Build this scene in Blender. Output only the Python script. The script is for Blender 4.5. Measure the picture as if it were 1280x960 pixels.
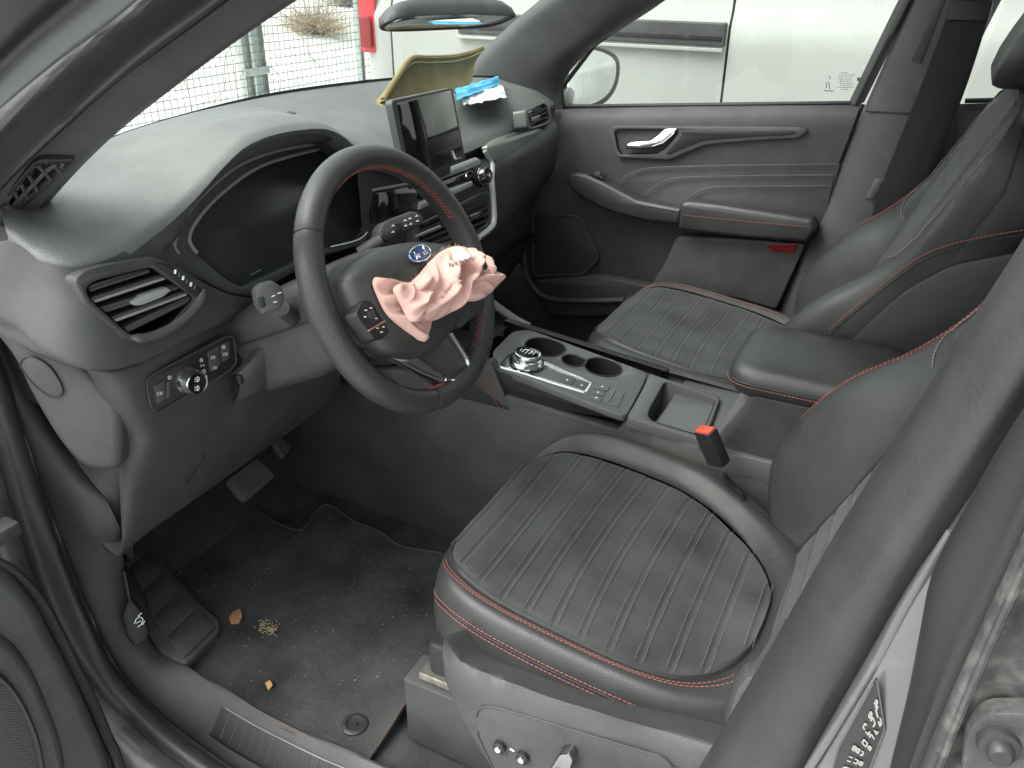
import bpy, bmesh, math, random
from mathutils import Vector as V, Matrix, noise
from mathutils.geometry import tessellate_polygon
R = math.radians
random.seed(7)
scn = bpy.context.scene
for o in list(bpy.data.objects):
    bpy.data.objects.remove(o)

# ------------------------------------------------------------------ camera, sky, sun, exposure
# metres; X towards the rear of the car, Y from the driver's to the passenger's side, Z up from the floor mat
CAM = V((.6006, -1.2672, 1.0627)); YAW, PIT, ROL, FPX = -.46689, .48193, .00839, 1018.7
fw = V((math.sin(YAW)*math.cos(PIT), math.cos(YAW)*math.cos(PIT), -math.sin(PIT)))
rt = V((math.cos(YAW), -math.sin(YAW), 0)); up = rt.cross(fw)
rt, up = rt*math.cos(ROL)+up*math.sin(ROL), up*math.cos(ROL)-rt*math.sin(ROL)
cd = bpy.data.cameras.new('camera'); cam = bpy.data.objects.new('camera', cd); scn.collection.objects.link(cam)
cd.sensor_width = 36; cd.lens = 36*FPX/1280; cd.clip_start = .02; cd.clip_end = 500
cam.matrix_world = Matrix(((rt.x, up.x, -fw.x, CAM.x), (rt.y, up.y, -fw.y, CAM.y), (rt.z, up.z, -fw.z, CAM.z), (0, 0, 0, 1)))
scn.camera = cam
SUN_EL, SUN_AZ = 54, 226          # direction the light comes from: azimuth measured from +X towards +Y
w = bpy.data.worlds.new('World'); scn.world = w; w.use_nodes = True
nt = w.node_tree; bg = nt.nodes['Background']
sk = nt.nodes.new('ShaderNodeTexSky'); sk.sky_type = 'NISHITA'; sk.sun_disc = False
sk.sun_elevation = R(SUN_EL); sk.sun_rotation = R(90-SUN_AZ); sk.dust_density = 4; sk.air_density = 1.2
hs = nt.nodes.new('ShaderNodeHueSaturation'); hs.inputs['Saturation'].default_value = .22
tn = nt.nodes.new('ShaderNodeMix'); tn.data_type = 'RGBA'; tn.blend_type = 'MULTIPLY'; tn.inputs[0].default_value = 1; tn.inputs[7].default_value = (.97, 1, .955, 1)   # pale overcast
nt.links.new(sk.outputs[0], hs.inputs['Color']); nt.links.new(hs.outputs[0], tn.inputs[6]); nt.links.new(tn.outputs[2], bg.inputs[0]); bg.inputs[1].default_value = .15
sl = bpy.data.lights.new('sun', 'SUN'); so = bpy.data.objects.new('sun', sl); scn.collection.objects.link(so)
sl.energy = 1.1; sl.angle = R(50); sl.color = (1, .98, .95)
sd = V((math.cos(R(SUN_EL))*math.cos(R(SUN_AZ)), math.cos(R(SUN_EL))*math.sin(R(SUN_AZ)), math.sin(R(SUN_EL))))
so.rotation_euler = sd.to_track_quat('Z', 'Y').to_euler()
vs = scn.view_settings; vs.view_transform = 'Standard'; vs.look = 'None'; vs.exposure = 1.55; vs.gamma = 1
scn.cycles.max_bounces = 8; scn.cycles.transparent_max_bounces = 12; scn.cycles.caustics_reflective = False; scn.cycles.caustics_refractive = False
scn.cycles.use_denoising = True

# ------------------------------------------------------------------ measuring and mesh helpers
def at(px, py, X=None, Y=None, Z=None, pl=None):
    d = fw + rt*((px-640)/FPX) - up*((py-480)/FPX)
    if pl: t = (pl[0]-CAM).dot(pl[1])/d.dot(pl[1])
    elif X is not None: t = (X-CAM.x)/d.x
    elif Y is not None: t = (Y-CAM.y)/d.y
    else: t = (Z-CAM.z)/d.z
    return CAM + d*t
def ats(L, **k): return [at(*q, **k) for q in L]
def atx(L): return [at(u, v, X=x) for u, v, x in L]
def aty(L): return [at(u, v, Y=y) for u, v, y in L]
def lerp(a, b, t): return a+(b-a)*t
def cr(P, n, closed=False):
    """Catmull-Rom through P, resampled to n points evenly by length."""
    P = [V(p) for p in P]; m = len(P); S = []
    segs = m if closed else m-1; K = 14
    for i in range(segs):
        if closed: a, b, c, d = P[i-1], P[i], P[(i+1) % m], P[(i+2) % m]
        else: a, b, c, d = P[max(i-1, 0)], P[i], P[i+1], P[min(i+2, m-1)]
        for k in range(K):
            t = k/K
            S.append(.5*((2*b)+(c-a)*t+(2*a-5*b+4*c-d)*t*t+(3*b-a-3*c+d)*t**3))
    S.append(P[0].copy() if closed else P[-1].copy())
    return even(S, n, closed)
def even(S, n, closed=False):
    L = [0]
    for i in range(1, len(S)): L.append(L[-1]+(S[i]-S[i-1]).length)
    out = []; j = 0
    for k in range(n):
        s = L[-1]*k/(n if closed else n-1)
        while j < len(L)-2 and L[j+1] < s: j += 1
        q = (s-L[j])/max(L[j+1]-L[j], 1e-9); out.append(S[j].lerp(S[j+1], min(max(q, 0), 1)))
    return out
def rp(P, r, n=4):
    """fillet the corners of a closed polygon; r a number or one per corner"""
    P = [V(p) for p in P]; out = []; m = len(P)
    for i in range(m):
        a, b, c = P[i-1], P[i], P[(i+1) % m]; rr = r[i] if isinstance(r, (list, tuple)) else r
        if rr <= 0: out.append(b); continue
        p = b+(a-b).normalized()*min(rr, (a-b).length*.48); q = b+(c-b).normalized()*min(rr, (c-b).length*.48)
        for k in range(n+1):
            t = k/n; out.append(p*(1-t)**2+b*2*t*(1-t)+q*t*t)
    return out
class M:
    """collects faces for one mesh"""
    def __init__(s): s.v = []; s.f = []
    def add(s, v, f):
        o = len(s.v); s.v += [V(p) for p in v]; s.f += [tuple(i+o for i in q) for q in f]; return s
    def grid(s, rows, cu=False, cv=False, cap=False):
        n = len(rows); m = len(rows[0]); f = []
        for i in range(n if cu else n-1):
            for j in range(m if cv else m-1):
                a, b = i, (i+1) % n; c, d = j, (j+1) % m
                f.append((a*m+c, a*m+d, b*m+d, b*m+c))
        if cap: f += [tuple(range(m))[::-1], tuple((n-1)*m+k for k in range(m))]
        return s.add([p for r in rows for p in r], f)
    def tube(s, P, r, n=8, closed=False, flat=1.0, upv=None):
        P = [V(p) for p in P]; rows = []; m = len(P); N = None
        for i in range(m):
            t = (P[(i+1) % m]-P[i-1]) if closed else (P[min(i+1, m-1)]-P[max(i-1, 0)])
            if t.length < 1e-9: t = V((1, 0, 0))
            t.normalize()
            if upv is not None: N = V(upv)
            elif N is None: N = V((0, 0, 1)) if abs(t.z) < .9 else V((0, 1, 0))
            N = (N-t*N.dot(t)).normalized(); B = t.cross(N)
            rr = r[i] if isinstance(r, (list, tuple)) else r
            rows.append([P[i]+(N*math.cos(a)*flat+B*math.sin(a))*rr for a in [2*math.pi*k/n for k in range(n)]])
        return s.grid(rows, closed, True, not closed)
    def plate(s, P, nrm, th, bev=.001, holes=()):
        """flat outline P (3-D, closed) whose face looks along nrm, th thick, front edge bevelled"""
        P = [V(p) for p in P]; nrm = V(nrm).normalized(); c = sum(P, V())/len(P)
        ax = nrm.cross(V((0, 0, 1)) if abs(nrm.z) < .8 else V((0, 1, 0))).normalized(); ay = nrm.cross(ax)
        def fl(Q): return [((p-c).dot(ax), (p-c).dot(ay)) for p in Q]
        def area(q): return sum(q[i-1][0]*q[i][1]-q[i][0]*q[i-1][1] for i in range(len(q)))
        loops = []
        for k, Q in enumerate([P]+[list(h) for h in holes]):
            q = fl([V(p) for p in Q])
            if (area(q) > 0) != (k == 0): q = q[::-1]
            loops.append(q)
        def off(q, b):
            o = []; m = len(q)
            for i in range(m):
                a = V(q[i-1]); p = V(q[i]); d = V(q[(i+1) % m])
                e1 = (p-a); e2 = (d-p)
                if e1.length < 1e-9 or e2.length < 1e-9: o.append(p.copy()); continue
                e1.normalize(); e2.normalize(); n1 = V((-e1.y, e1.x)); n2 = V((-e2.y, e2.x)); h = (n1+n2)
                if h.length < .3: h = n1
                h.normalize(); o.append(p+h*b/max(h.dot(n1), .5))
            return o
        to3 = lambda q, z: [c+ax*p[0]+ay*p[1]+nrm*z for p in q]
        ins = [off(q, bev) for q in loops]; base = len(s.v); vs = []
        front = []
        for q in ins: front += to3(q, 0)
        tri = tessellate_polygon([[V((p[0], p[1], 0)) for p in q] for q in ins])
        fs = [tuple(t) for t in tri]; fs2 = []
        for t in fs:
            a, b, d = [front[i] for i in t]
            fs2.append(t if (b-a).cross(d-a).dot(nrm) > 0 else t[::-1])
        nf = len(front); vs = list(front); ofs = 0
        for q, qi in zip(loops, ins):
            m = len(q); b0 = len(vs); vs += to3(off(q, bev*.3), -bev*.3); vs += to3(q, -bev); vs += to3(q, -th)
            for i in range(m):
                j = (i+1) % m
                fs2.append((ofs+j, ofs+i, b0+i, b0+j)); fs2.append((b0+j, b0+i, b0+m+i, b0+m+j)); fs2.append((b0+m+j, b0+m+i, b0+2*m+i, b0+2*m+j))
            ofs += m
        return s.add(vs, fs2)
    def box(s, c, ax, ay, az, dx, dy, dz, b=.0):
        """box centred on c with unit axes and full sizes, chamfered by b"""
        c = V(c); ax, ay, az = V(ax).normalized(), V(ay).normalized(), V(az).normalized()
        P = [c+az*dz/2+ax*x*dx/2+ay*y*dy/2 for x, y in ((-1, -1), (1, -1), (1, 1), (-1, 1))]
        if b > 0: P = rp(P, b, 2)
        return s.plate(P, az, dz, min(b*.6, dz*.3) if b else .0004).cap_back(P, az, dz)
    def cap_back(s, P, az, dz):
        Q = [p-V(az)*dz for p in P]; return s.add(Q, [tuple(range(len(Q)))[::-1]])
    def cyl(s, c, ax, r, h, n=24, b=.0, r2=None):
        """disc-like cylinder, its face at c looking along ax, h deep"""
        ax = V(ax).normalized(); e = ax.cross(V((0, 0, 1)) if abs(ax.z) < .9 else V((1, 0, 0))).normalized(); g = ax.cross(e)
        r2 = r if r2 is None else r2; rows = []
        for rr, z in ((r-b, 0), (r-b*.3, -b*.3), (r, -b), (r2, -h)):
            rows.append([V(c)+ax*z+(e*math.cos(a)+g*math.sin(a))*rr for a in [2*math.pi*k/n for k in range(n)]])
        return s.grid(rows, False, True, True)
    def lathe(s, c, ax, prof, n=32):
        ax = V(ax).normalized(); e = ax.cross(V((0, 0, 1)) if abs(ax.z) < .9 else V((1, 0, 0))).normalized(); g = ax.cross(e)
        return s.grid([[V(c)+ax*z+(e*math.cos(a)+g*math.sin(a))*rr for a in [2*math.pi*k/n for k in range(n)]] for rr, z in prof], False, True)
    def stitch(s, P, step=.0062, ln=.0046, r=.00075, lift=(0, 0, .0004)):
        P = even([V(p) for p in P], max(3, int(sum((V(P[i])-V(P[i-1])).length for i in range(1, len(P)))/step)+1))
        for i in range(len(P)-1):
            a = P[i]+V(lift); t = (P[i+1]-P[i]).normalized(); s.tube([a-t*.0004, a+t*ln*.25+V(lift)*.6, a+t*ln*.75+V(lift)*.6, a+t*ln], [r*.5, r, r, r*.5], 5)
        return s
def build(name, m, mat, parent=None, sharp=40, label=None, kind=None, flip=False):
    me = bpy.data.meshes.new(name); me.from_pydata([tuple(p) for p in m.v], [], m.f)
    bm = bmesh.new(); bm.from_mesh(me); bmesh.ops.remove_doubles(bm, verts=bm.verts, dist=1e-6); bmesh.ops.recalc_face_normals(bm, faces=bm.faces)
    if flip: bmesh.ops.reverse_faces(bm, faces=bm.faces)
    bm.to_mesh(me); bm.free()
    me.polygons.foreach_set('use_smooth', [True]*len(me.polygons)); me.set_sharp_from_angle(angle=R(sharp))
    me.materials.append(mat); o = bpy.data.objects.new(name, me); scn.collection.objects.link(o)
    if parent:
        o.parent = parent
        if parent.type == 'EMPTY': o.matrix_parent_inverse = Matrix.Translation(-parent.location)
    if label: o['label'] = label
    if kind: o['kind'] = kind
    return o
def clone(o, parent, vec=None, mw=None, label=None):
    c = o.copy(); scn.collection.objects.link(c); c.parent = parent
    c.matrix_parent_inverse = Matrix.Translation(-parent.location) if parent.type == 'EMPTY' else Matrix()
    if vec is not None: c.location = V(o.location)+V(vec)
    if 'label' in c: del c['label']
    if label: c['label'] = label
    return c
def thing(name, label, cat, loc=(0, 0, 0), group=None):
    o = bpy.data.objects.new(name, None); scn.collection.objects.link(o); o.location = loc; o.empty_display_size = .05
    o['label'] = label; o['category'] = cat
    if group: o['group'] = group
    return o
def tag(o, label, cat, group=None):
    o['label'] = label; o['category'] = cat
    if group: o['group'] = group
    return o
def rails(RL, n=40, k=4, close=False):
    """surface through several rails (3-D polylines): n points along, k steps between neighbouring rails, smooth across"""
    Rs = [cr(r, n) for r in RL]
    cols = [cr([r[i] for r in Rs], (len(Rs)-1)*k+1) for i in range(n)]
    return M().grid(cols)
def railsl(RL, n=40):
    """the same with sharp edges at the rails"""
    return M().grid([cr(r, n) for r in RL])

# ------------------------------------------------------------------ materials
def mat(name, col, rough=.5, metal=0, bump=None, spec=.5, sheen=0, var=None, coat=0, speck=None, dust=None, aniso=None):
    """bump = [(kind, scale, distance)], var = (scale, darker, lighter) mottling, speck = (scale, size, colour) lint, dust = (scale, colour, amount)"""
    m = bpy.data.materials.new(name); m.use_nodes = True; t = m.node_tree; b = t.nodes['Principled BSDF']; N = t.nodes.new; L = t.links.new
    b.inputs['Roughness'].default_value = rough; b.inputs['Metallic'].default_value = metal; b.inputs['Specular IOR Level'].default_value = spec
    b.inputs['Coat Weight'].default_value = coat; b.inputs['Coat Roughness'].default_value = .05
    if sheen: b.inputs['Sheen Weight'].default_value = sheen; b.inputs['Sheen Roughness'].default_value = .35
    tc = N('ShaderNodeTexCoord'); co = tc.outputs['Object']
    c = N('ShaderNodeRGB'); c.outputs[0].default_value = (*col, 1); cs = c.outputs[0]
    def tex(kind, sc, det=4):
        if kind == 'v':
            x = N('ShaderNodeTexVoronoi'); x.inputs['Scale'].default_value = sc; L(co, x.inputs['Vector']); return x.outputs['Distance']
        x = N('ShaderNodeTexNoise'); x.inputs['Scale'].default_value = sc; x.inputs['Detail'].default_value = det; L(co, x.inputs['Vector']); return x.outputs['Fac']
    def ramp(s, a, z, lo=0., hi=1.):
        r = N('ShaderNodeMapRange'); r.inputs['From Min'].default_value = a; r.inputs['From Max'].default_value = z; r.inputs['To Min'].default_value = lo; r.inputs['To Max'].default_value = hi; L(s, r.inputs['Value']); return r.outputs[0]
    def mix(f, a, bcol):
        x = N('ShaderNodeMix'); x.data_type = 'RGBA'
        if hasattr(f, 'is_linked'): L(f, x.inputs[0])
        else: x.inputs[0].default_value = f
        L(a, x.inputs[6])
        if isinstance(bcol, tuple): x.inputs[7].default_value = (*bcol, 1)
        else: L(bcol, x.inputs[7])
        return x.outputs[2]
    if var:
        f = ramp(tex('n', var[0], 6), .3, .7, var[1], var[2]); x = N('ShaderNodeVectorMath'); x.operation = 'SCALE'; L(cs, x.inputs[0]); L(f, x.inputs['Scale']); cs = x.outputs[0]
        L(ramp(tex('n', var[0]*2.3, 5), .3, .7, max(rough-.06, 0), min(rough+.06, 1)), b.inputs['Roughness'])
    for du in (dust or []):
        cs = mix(ramp(tex('n', du[0], 8), .5, .75, 0, du[2]), cs, du[1])
    for sp in (speck or []):
        d = tex('v', sp[0]); k = ramp(tex('n', sp[0]*.05, 4), .40, .62, 0, 1)
        f = ramp(d, sp[1], sp[1]*.5, 0, 1); mm = N('ShaderNodeMath'); mm.operation = 'MULTIPLY'; L(f, mm.inputs[0]); L(k, mm.inputs[1]); cs = mix(mm.outputs[0], cs, sp[2])
    L(cs, b.inputs['Base Color'])
    last = None
    for kind, sc, di in (bump or []):
        bp = N('ShaderNodeBump'); bp.inputs['Distance'].default_value = di; bp.inputs['Strength'].default_value = 1
        L(tex(kind, sc), bp.inputs['Height'])
        if last: L(last, bp.inputs['Normal'])
        last = bp.outputs[0]
    if last: L(last, b.inputs['Normal'])
    return m
GR = [('v', 900, .0004)]
PAD = mat('dash_pad', (.115, .120, .117), .5, bump=[('v', 700, .0004)], var=(9, .9, 1.1), dust=[(40, (.3, .3, .28), .08)])
PLA = mat('black_plastic', (.052, .053, .055), .48, bump=GR, var=(11, .8, 1.2), dust=[(34, (.14, .14, .13), .10), (6, (.09, .09, .088), .35)])
PLG = mat('grey_plastic', (.064, .066, .068), .45, bump=GR, var=(14, .9, 1.1), dust=[(25, (.25, .24, .22), .1)])
DKP = mat('dark_plastic', (.016, .016, .018), .45, bump=[('v', 1200, .0002)])
BAR = mat('silver_trim', (.36, .365, .355), .3, metal=.15)
SAT = mat('satin_trim', (.10, .103, .10), .33, metal=.25, bump=[('n', 900, .0001)])
GLO = mat('gloss_black', (.006, .006, .008), .06, coat=.6)
DSP = mat('display_cover', (.034, .036, .038), .24, spec=.4)
SCR = mat('screen_glass', (.008, .008, .008), .04, coat=1)
CHR = mat('chrome', (.75, .76, .77), .14, metal=1)
CHD = mat('dark_chrome', (.35, .35, .36), .2, metal=1)
LEA = mat('leather', (.034, .036, .0355), .38, bump=[('v', 800, .00028), ('n', 22, .0006)], var=(16, .85, 1.15))
LEW = mat('wheel_leather', (.046, .047, .046), .38, bump=[('v', 600, .0003)], var=(20, .85, 1.15))
SUE = mat('suede', (.054, .057, .057), .95, bump=[('n', 500, .0005)], sheen=.22, spec=.12, var=(11, .68, 1.3), dust=[(7, (.095, .097, .096), .4)])
CAR = mat('carpet', (.055, .055, .057), .98, bump=[('n', 700, .003)], spec=.1, var=(10, .6, 1.5), speck=[(420, .16, (.17, .17, .16))], dust=[(12, (.11, .10, .085), .4)])
MAT = mat('mat_pile', (.074, .075, .076), .98, bump=[('n', 800, .004), ('n', 60, .004)], spec=.1, var=(7, .55, 1.5), speck=[(520, .22, (.2, .2, .19)), (230, .11, (.28, .27, .25))], dust=[(9, (.13, .128, .122), .5)])
RUB = mat('seal_rubber', (.026, .0265, .028), .44, bump=[('n', 250, .0003)], var=(9, .85, 1.15), dust=[(30, (.1, .1, .1), .08)])
RUG = mat('footrest_rubber', (.07, .07, .07), .7, bump=[('n', 300, .0006)], dust=[(20, (.2, .19, .17), .3)])
PNT = mat('grey_paint', (.125, .128, .13), .3, metal=.4, coat=.6, dust=[(16, (.4, .38, .34), .35)])
DIR = mat('dirty_paint', (.05, .05, .052), .5, metal=.2, bump=[('n', 220, .0006)], var=(25, .6, 1.5), dust=[(14, (.19, .182, .16), .9), (60, (.24, .23, .20), .5)])
HEA = mat('headliner', (.42, .42, .4), .95)
RED = mat('red_thread', (.27, .075, .062), .7)
GRT = mat('grey_thread', (.14, .14, .135), .8)
REP = mat('red_plastic', (.75, .07, .04), .4)
RDR = mat('red_reflector', (.22, .012, .012), .25)
TLR = mat('tail_lamp_red', (.5, .02, .03), .15, coat=.5)
BAG = mat('airbag_cloth', (.74, .46, .40), .85, bump=[('n', 900, .0006)], sheen=.2, spec=.2, var=(30, .85, 1.12))
GLD = mat('gold_cloth', (.21, .17, .075), .75, bump=[('n', 500, .0006)], var=(20, .8, 1.2))
GLE = mat('gold_piping', (.4, .33, .16), .7)
BLU = mat('blue_paper', (.10, .42, .75), .7, bump=[('n', 300, .0006)])
WHP = mat('white_paper', (.78, .8, .8), .7, bump=[('n', 200, .001)])
VAN = mat('white_paint', (.34, .354, .336), .3, coat=.4, var=(3, .96, 1.03), dust=[(5, (.3, .3, .27), .2)])
SNO = mat('snow', (.56, .57, .56), .8, bump=[('n', 12, .04), ('n', 60, .01)], var=(2, .8, 1.08), dust=[(1.2, (.30, .28, .23), .45)])
GAL = mat('galvanised', (.36, .41, .39), .45, metal=.5, var=(30, .8, 1.2))
GAW = mat('fence_wire', (.17, .19, .18), .5, metal=.4)
STW = mat('dry_stalks', (.38, .31, .19), .9)
BUS = mat('bush_twigs', (.17, .18, .14), .9)
BRN = mat('brown_leaf', (.42, .22, .10), .8, bump=[('n', 300, .001)])
BLK = mat('black_lever', (.006, .006, .007), .38, spec=.35)
LIT = mat('pale_crumb', (.32, .30, .25), .9)
WHI = mat('white_print', (.75, .77, .77), .6)
EMB = mat('emblem_blue', (.02, .07, .22), .25, coat=.7)
STE = mat('worn_steel', (.4, .38, .33), .4, metal=.9, var=(60, .6, 1.3))
MIR = mat('mirror_glass', (.85, .87, .87), .02, metal=1)
def perf(name, base, s, d):
    m = base.copy(); m.name = name; t = m.node_tree; b = t.nodes['Principled BSDF']; N = t.nodes.new; L = t.links.new
    tc = N('ShaderNodeTexCoord'); mp = N('ShaderNodeMapping'); L(tc.outputs['UV'], mp.inputs[0])
    return m
def dots(name, col, rough, uvscale, size, depth, dark):
    """perforated / meshed surface: a staggered grid of small holes laid in UV"""
    m = bpy.data.materials.new(name); m.use_nodes = True; t = m.node_tree; b = t.nodes['Principled BSDF']; N = t.nodes.new; L = t.links.new
    tc = N('ShaderNodeTexCoord'); v = N('ShaderNodeTexVoronoi'); v.voronoi_dimensions = '2D'; v.inputs['Randomness'].default_value = 0; v.inputs['Scale'].default_value = 1
    mp = N('ShaderNodeMapping'); mp.inputs['Scale'].default_value = (*uvscale, 1); mp.inputs['Rotation'].default_value = (0, 0, R(45)); L(tc.outputs['UV'], mp.inputs[0]); L(mp.outputs[0], v.inputs['Vector'])
    r = N('ShaderNodeMapRange'); r.inputs['From Min'].default_value = size*.6; r.inputs['From Max'].default_value = size; L(v.outputs['Distance'], r.inputs['Value'])
    x = N('ShaderNodeMix'); x.data_type = 'RGBA'; L(r.outputs[0], x.inputs[0]); x.inputs[6].default_value = (*dark, 1); x.inputs[7].default_value = (*col, 1); L(x.outputs[2], b.inputs['Base Color'])
    bp = N('ShaderNodeBump'); bp.inputs['Distance'].default_value = depth; L(r.outputs[0], bp.inputs['Height']); L(bp.outputs[0], b.inputs['Normal']); b.inputs['Roughness'].default_value = rough
    return m
PER = dots('perforated_leather', (.05, .051, .05), .38, (1, 1), .30, .0008, (.010, .010, .010))
MSH = dots('speaker_mesh', (.05, .05, .052), .5, (1, 1), .33, .001, (.006, .006, .006))
def glass(name, tint=(.93, .96, .94), fac=1.0):
    m = bpy.data.materials.new(name); m.use_nodes = True; t = m.node_tree; N = t.nodes.new; L = t.links.new; t.nodes.remove(t.nodes['Principled BSDF'])
    tr = N('ShaderNodeBsdfTransparent'); tr.inputs[0].default_value = (*tint, 1); g = N('ShaderNodeBsdfGlossy'); g.inputs['Roughness'].default_value = .01
    fr = N('ShaderNodeLayerWeight'); pw = N('ShaderNodeMath'); pw.operation = 'POWER'; pw.inputs[1].default_value = 5; L(fr.outputs['Facing'], pw.inputs[0]); ma = N('ShaderNodeMath'); ma.operation = 'MULTIPLY_ADD'; ma.inputs[1].default_value = .55; ma.inputs[2].default_value = .03; L(pw.outputs[0], ma.inputs[0]); x = N('ShaderNodeMixShader'); L(ma.outputs[0], x.inputs[0]); L(tr.outputs[0], x.inputs[1]); L(g.outputs[0], x.inputs[2]); L(x.outputs[0], t.nodes['Material Output'].inputs[0])
    return m
GLS = glass('window_glass')
def setuv(o, fn):
    me = o.data; uv = me.uv_layers.new(name='UVMap')
    for l in me.loops: uv.data[l.index].uv = fn(me.vertices[l.vertex_index].co)
YX, YY, YZ = V((1, 0, 0)), V((0, 1, 0)), V((0, 0, 1))

def pr(P):
    d = V(P)-CAM; z = d.dot(fw); return 640+FPX*d.dot(rt)/z, 480-FPX*d.dot(up)/z
def inside(p, poly):
    x, y = p; c = False
    for i in range(len(poly)):
        (x1, y1), (x2, y2) = poly[i-1], poly[i]
        if (y1 > y) != (y2 > y) and x < (x2-x1)*(y-y1)/(y2-y1)+x1: c = not c
    return c

# ------------------------------------------------------------------ the setting outside
def hgt(x, y):
    h = -.36+.02*noise.noise(V((x*.8, y*.8, 0)))
    b = min(max((-x-5.2)/6, 0), 1); b = b*b*(3-2*b)
    b2 = min(max((y-7)/6, 0), 1)
    return h+b*(.62+.25*noise.noise(V((x*.35, y*.35, 3))))+.3*b2*b2
g = M()
xs = [-60, -40, -28, -22]+[-18+.5*i for i in range(45)]+[6, 12, 25, 60]
g.grid([[V((x, y, hgt(x, y))) for y in [-60, -30, -15, -8, -4, -2]+[-1+.5*i for i in range(45)]+[26, 40, 70]] for x in xs])
build('snow_ground', g, SNO, kind='structure', sharp=180)

# white van parked alongside
van = thing('parked_van', 'white panel van parked close beyond the passenger window, black rail strip along its side', 'van', (0, 2.6, -.36))
SEC = [(2.16, -.12), (2.10, .05), (2.07, .30), (2.065, .60), (2.065, .86), (2.085, .885), (2.10, 1.0), (2.15, 1.5), (2.24, 1.72), (2.5, 1.86), (3.2, 1.9)]
def side(x0, x1, off=0): return [[V((x, y+off+(max(0, -1.80-x)**2*3), z)) for y, z in cr3(SEC)] for x in (x0, x1)]
def cr3(S): return [(p.y, p.z) for p in cr([V((0, a, b)) for a, b in S], 40)]
def panel(x0, x1, nx=8):
    m = M(); b = .012; rows = []
    for i in range(nx+1):
        x = lerp(x0, x1, i/nx); e = .006 if i in (0, nx) else 0
        rows.append([V((x, y+e+max(0, -1.78-x)**2*6, z)) for y, z in cr3(SEC)])
    rows = [[p+V((0, .03, 0)) for p in rows[0]]]+[[p.copy() for p in rows[0]]]+rows[1:-1]+[[p.copy() for p in rows[-1]]]+[[p+V((0, .03, 0)) for p in rows[-1]]]
    return m.grid(rows)
for a, b in ((-1.93, -1.716), (-1.706, -.184), (-.174, 1.5), (1.51, 3.2)): build('side_panel', panel(a, b), VAN, van)
build('body', M().grid([[V((x, y+.03, z)) for y, z in cr3(SEC)]+[V((x, 4.0, 1.9)), V((x, 4.05, -.12)), V((x, 2.19, -.12))] for x in (-1.76, 3.2)], False, True, True), DKP, van)
build('rear_face', M().plate([V((-1.925, 2.20, -.1)), V((-1.925, 4.0, -.1)), V((-1.925, 3.9, 1.85)), V((-1.925, 2.36, 1.8))], (-1, 0, 0), .04, .01), VAN, van)
q = ats([(735, 29), (912, 29), (912, 59), (735, 52)], Y=2.05); zt = q[1].z; zb = q[2].z
st = build('rail_strip', M().plate(rp([V((-1.35, 2.05, zb)), V((-.19, 2.05, zb)), V((-.19, 2.05, zt)), V((-1.35, 2.05, zt))], .006), (0, -1, 0), .03, .006), PLA, van)
build('rail_lip', M().box(V((-.77, 2.044, zb-.012)), YX, YZ, -YY, 1.16, .012, .02, .002), VAN, st)
build('rail_slot', M().box(V((-.77, 2.0465, (zb+zt)/2-.012)), YX, YZ, -YY, 1.14, .016, .004, .002), DKP, st)
tl = build('tail_light', M().plate(rp([V((-1.885, 2.06, .665)), V((-1.79, 2.045, .665)), V((-1.79, 2.07, 1.12)), V((-1.885, 2.085, 1.12))], .012), (0, -1, 0), .05, .008), TLR, van)
build('reflector', M().plate(rp([V((-1.868, 2.045, .69)), V((-1.81, 2.037, .69)), V((-1.81, 2.045, .82)), V((-1.868, 2.053, .82))], .008), (0, -1, 0), .006, .002), RDR, tl)
for x in (-1.2, 2.4):
    wh = build('wheel', M().lathe((x, 2.14, -.03), -YY, [(.0, -.03), (.2, -.03), (.215, 0), (.3, .01), (.33, -.03), (.33, -.2), (0, -.2)], 32), DKP, van)

# wire fence beyond the bonnet
fe = thing('wire_fence', 'galvanised wire mesh fence with steel posts standing in the snow beyond the windscreen', 'fence', (-4.5, 4.2, -.36))
m = M(); FX = -4.5
def wob(y, z, s): return .012*noise.noise(V((y*1.3, z*1.3, s)))
i = 0
y = .6
while y < 8.2:
    m.tube([V((FX+wob(y, z, 1), y+wob(y, z, 5), z)) for z in (-.36, 0, .4, .8, 1.25)], .0029, 4); y += .062
z = -.32
while z < 1.26:
    m.tube([V((FX+.004+wob(k, z, 2), k, z+wob(k, z, 9))) for k in [.6+.4*j for j in range(20)]], .0029, 4); z += .062
build('wire_mesh', m, GAW, fe, kind='stuff')
def post(y, wd):
    mm = M().box(V((FX-.03, y, .45)), YY, YZ, YX, wd, 1.66, .006, 0)
    mm.box(V((FX-.03, y-wd/2, .45)), YX, YZ, YY, .05, 1.66, .004, 0); mm.box(V((FX-.03, y+wd/2, .45)), YX, YZ, YY, .05, 1.66, .004, 0); return mm
build('post', post(4.06, .085), GAL, fe); build('post', post(4.21, .11), GAL, fe); build('post', post(5.6, .04), GAL, fe)
br = build('bracket', M().box(V((FX+.012, 4.14, .22)), YY, YZ, YX, .28, .06, .008, .004), GAL, fe)
for yy in (4.03, 4.25): build('bolt', M().cyl(V((FX+.022, yy, .22)), YX, .012, .014, 6, .002), GAL, br)
m = M()
for k in range(7):
    y0 = 2.6+.35*k+random.uniform(-.2, .2); z0 = -.36; P = [V((FX+.02, y0, z0))]
    for j in range(6): P.append(P[-1]+V((random.uniform(-.01, .02), random.uniform(-.16, .2), random.uniform(.1, .22))))
    m.tube(cr(P, 20), .0035, 4)
o = tag(build('dry_vine', m, STW), 'thin dry vine stems tangled in the wire mesh fence', 'vine'); o['kind'] = 'stuff'
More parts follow.
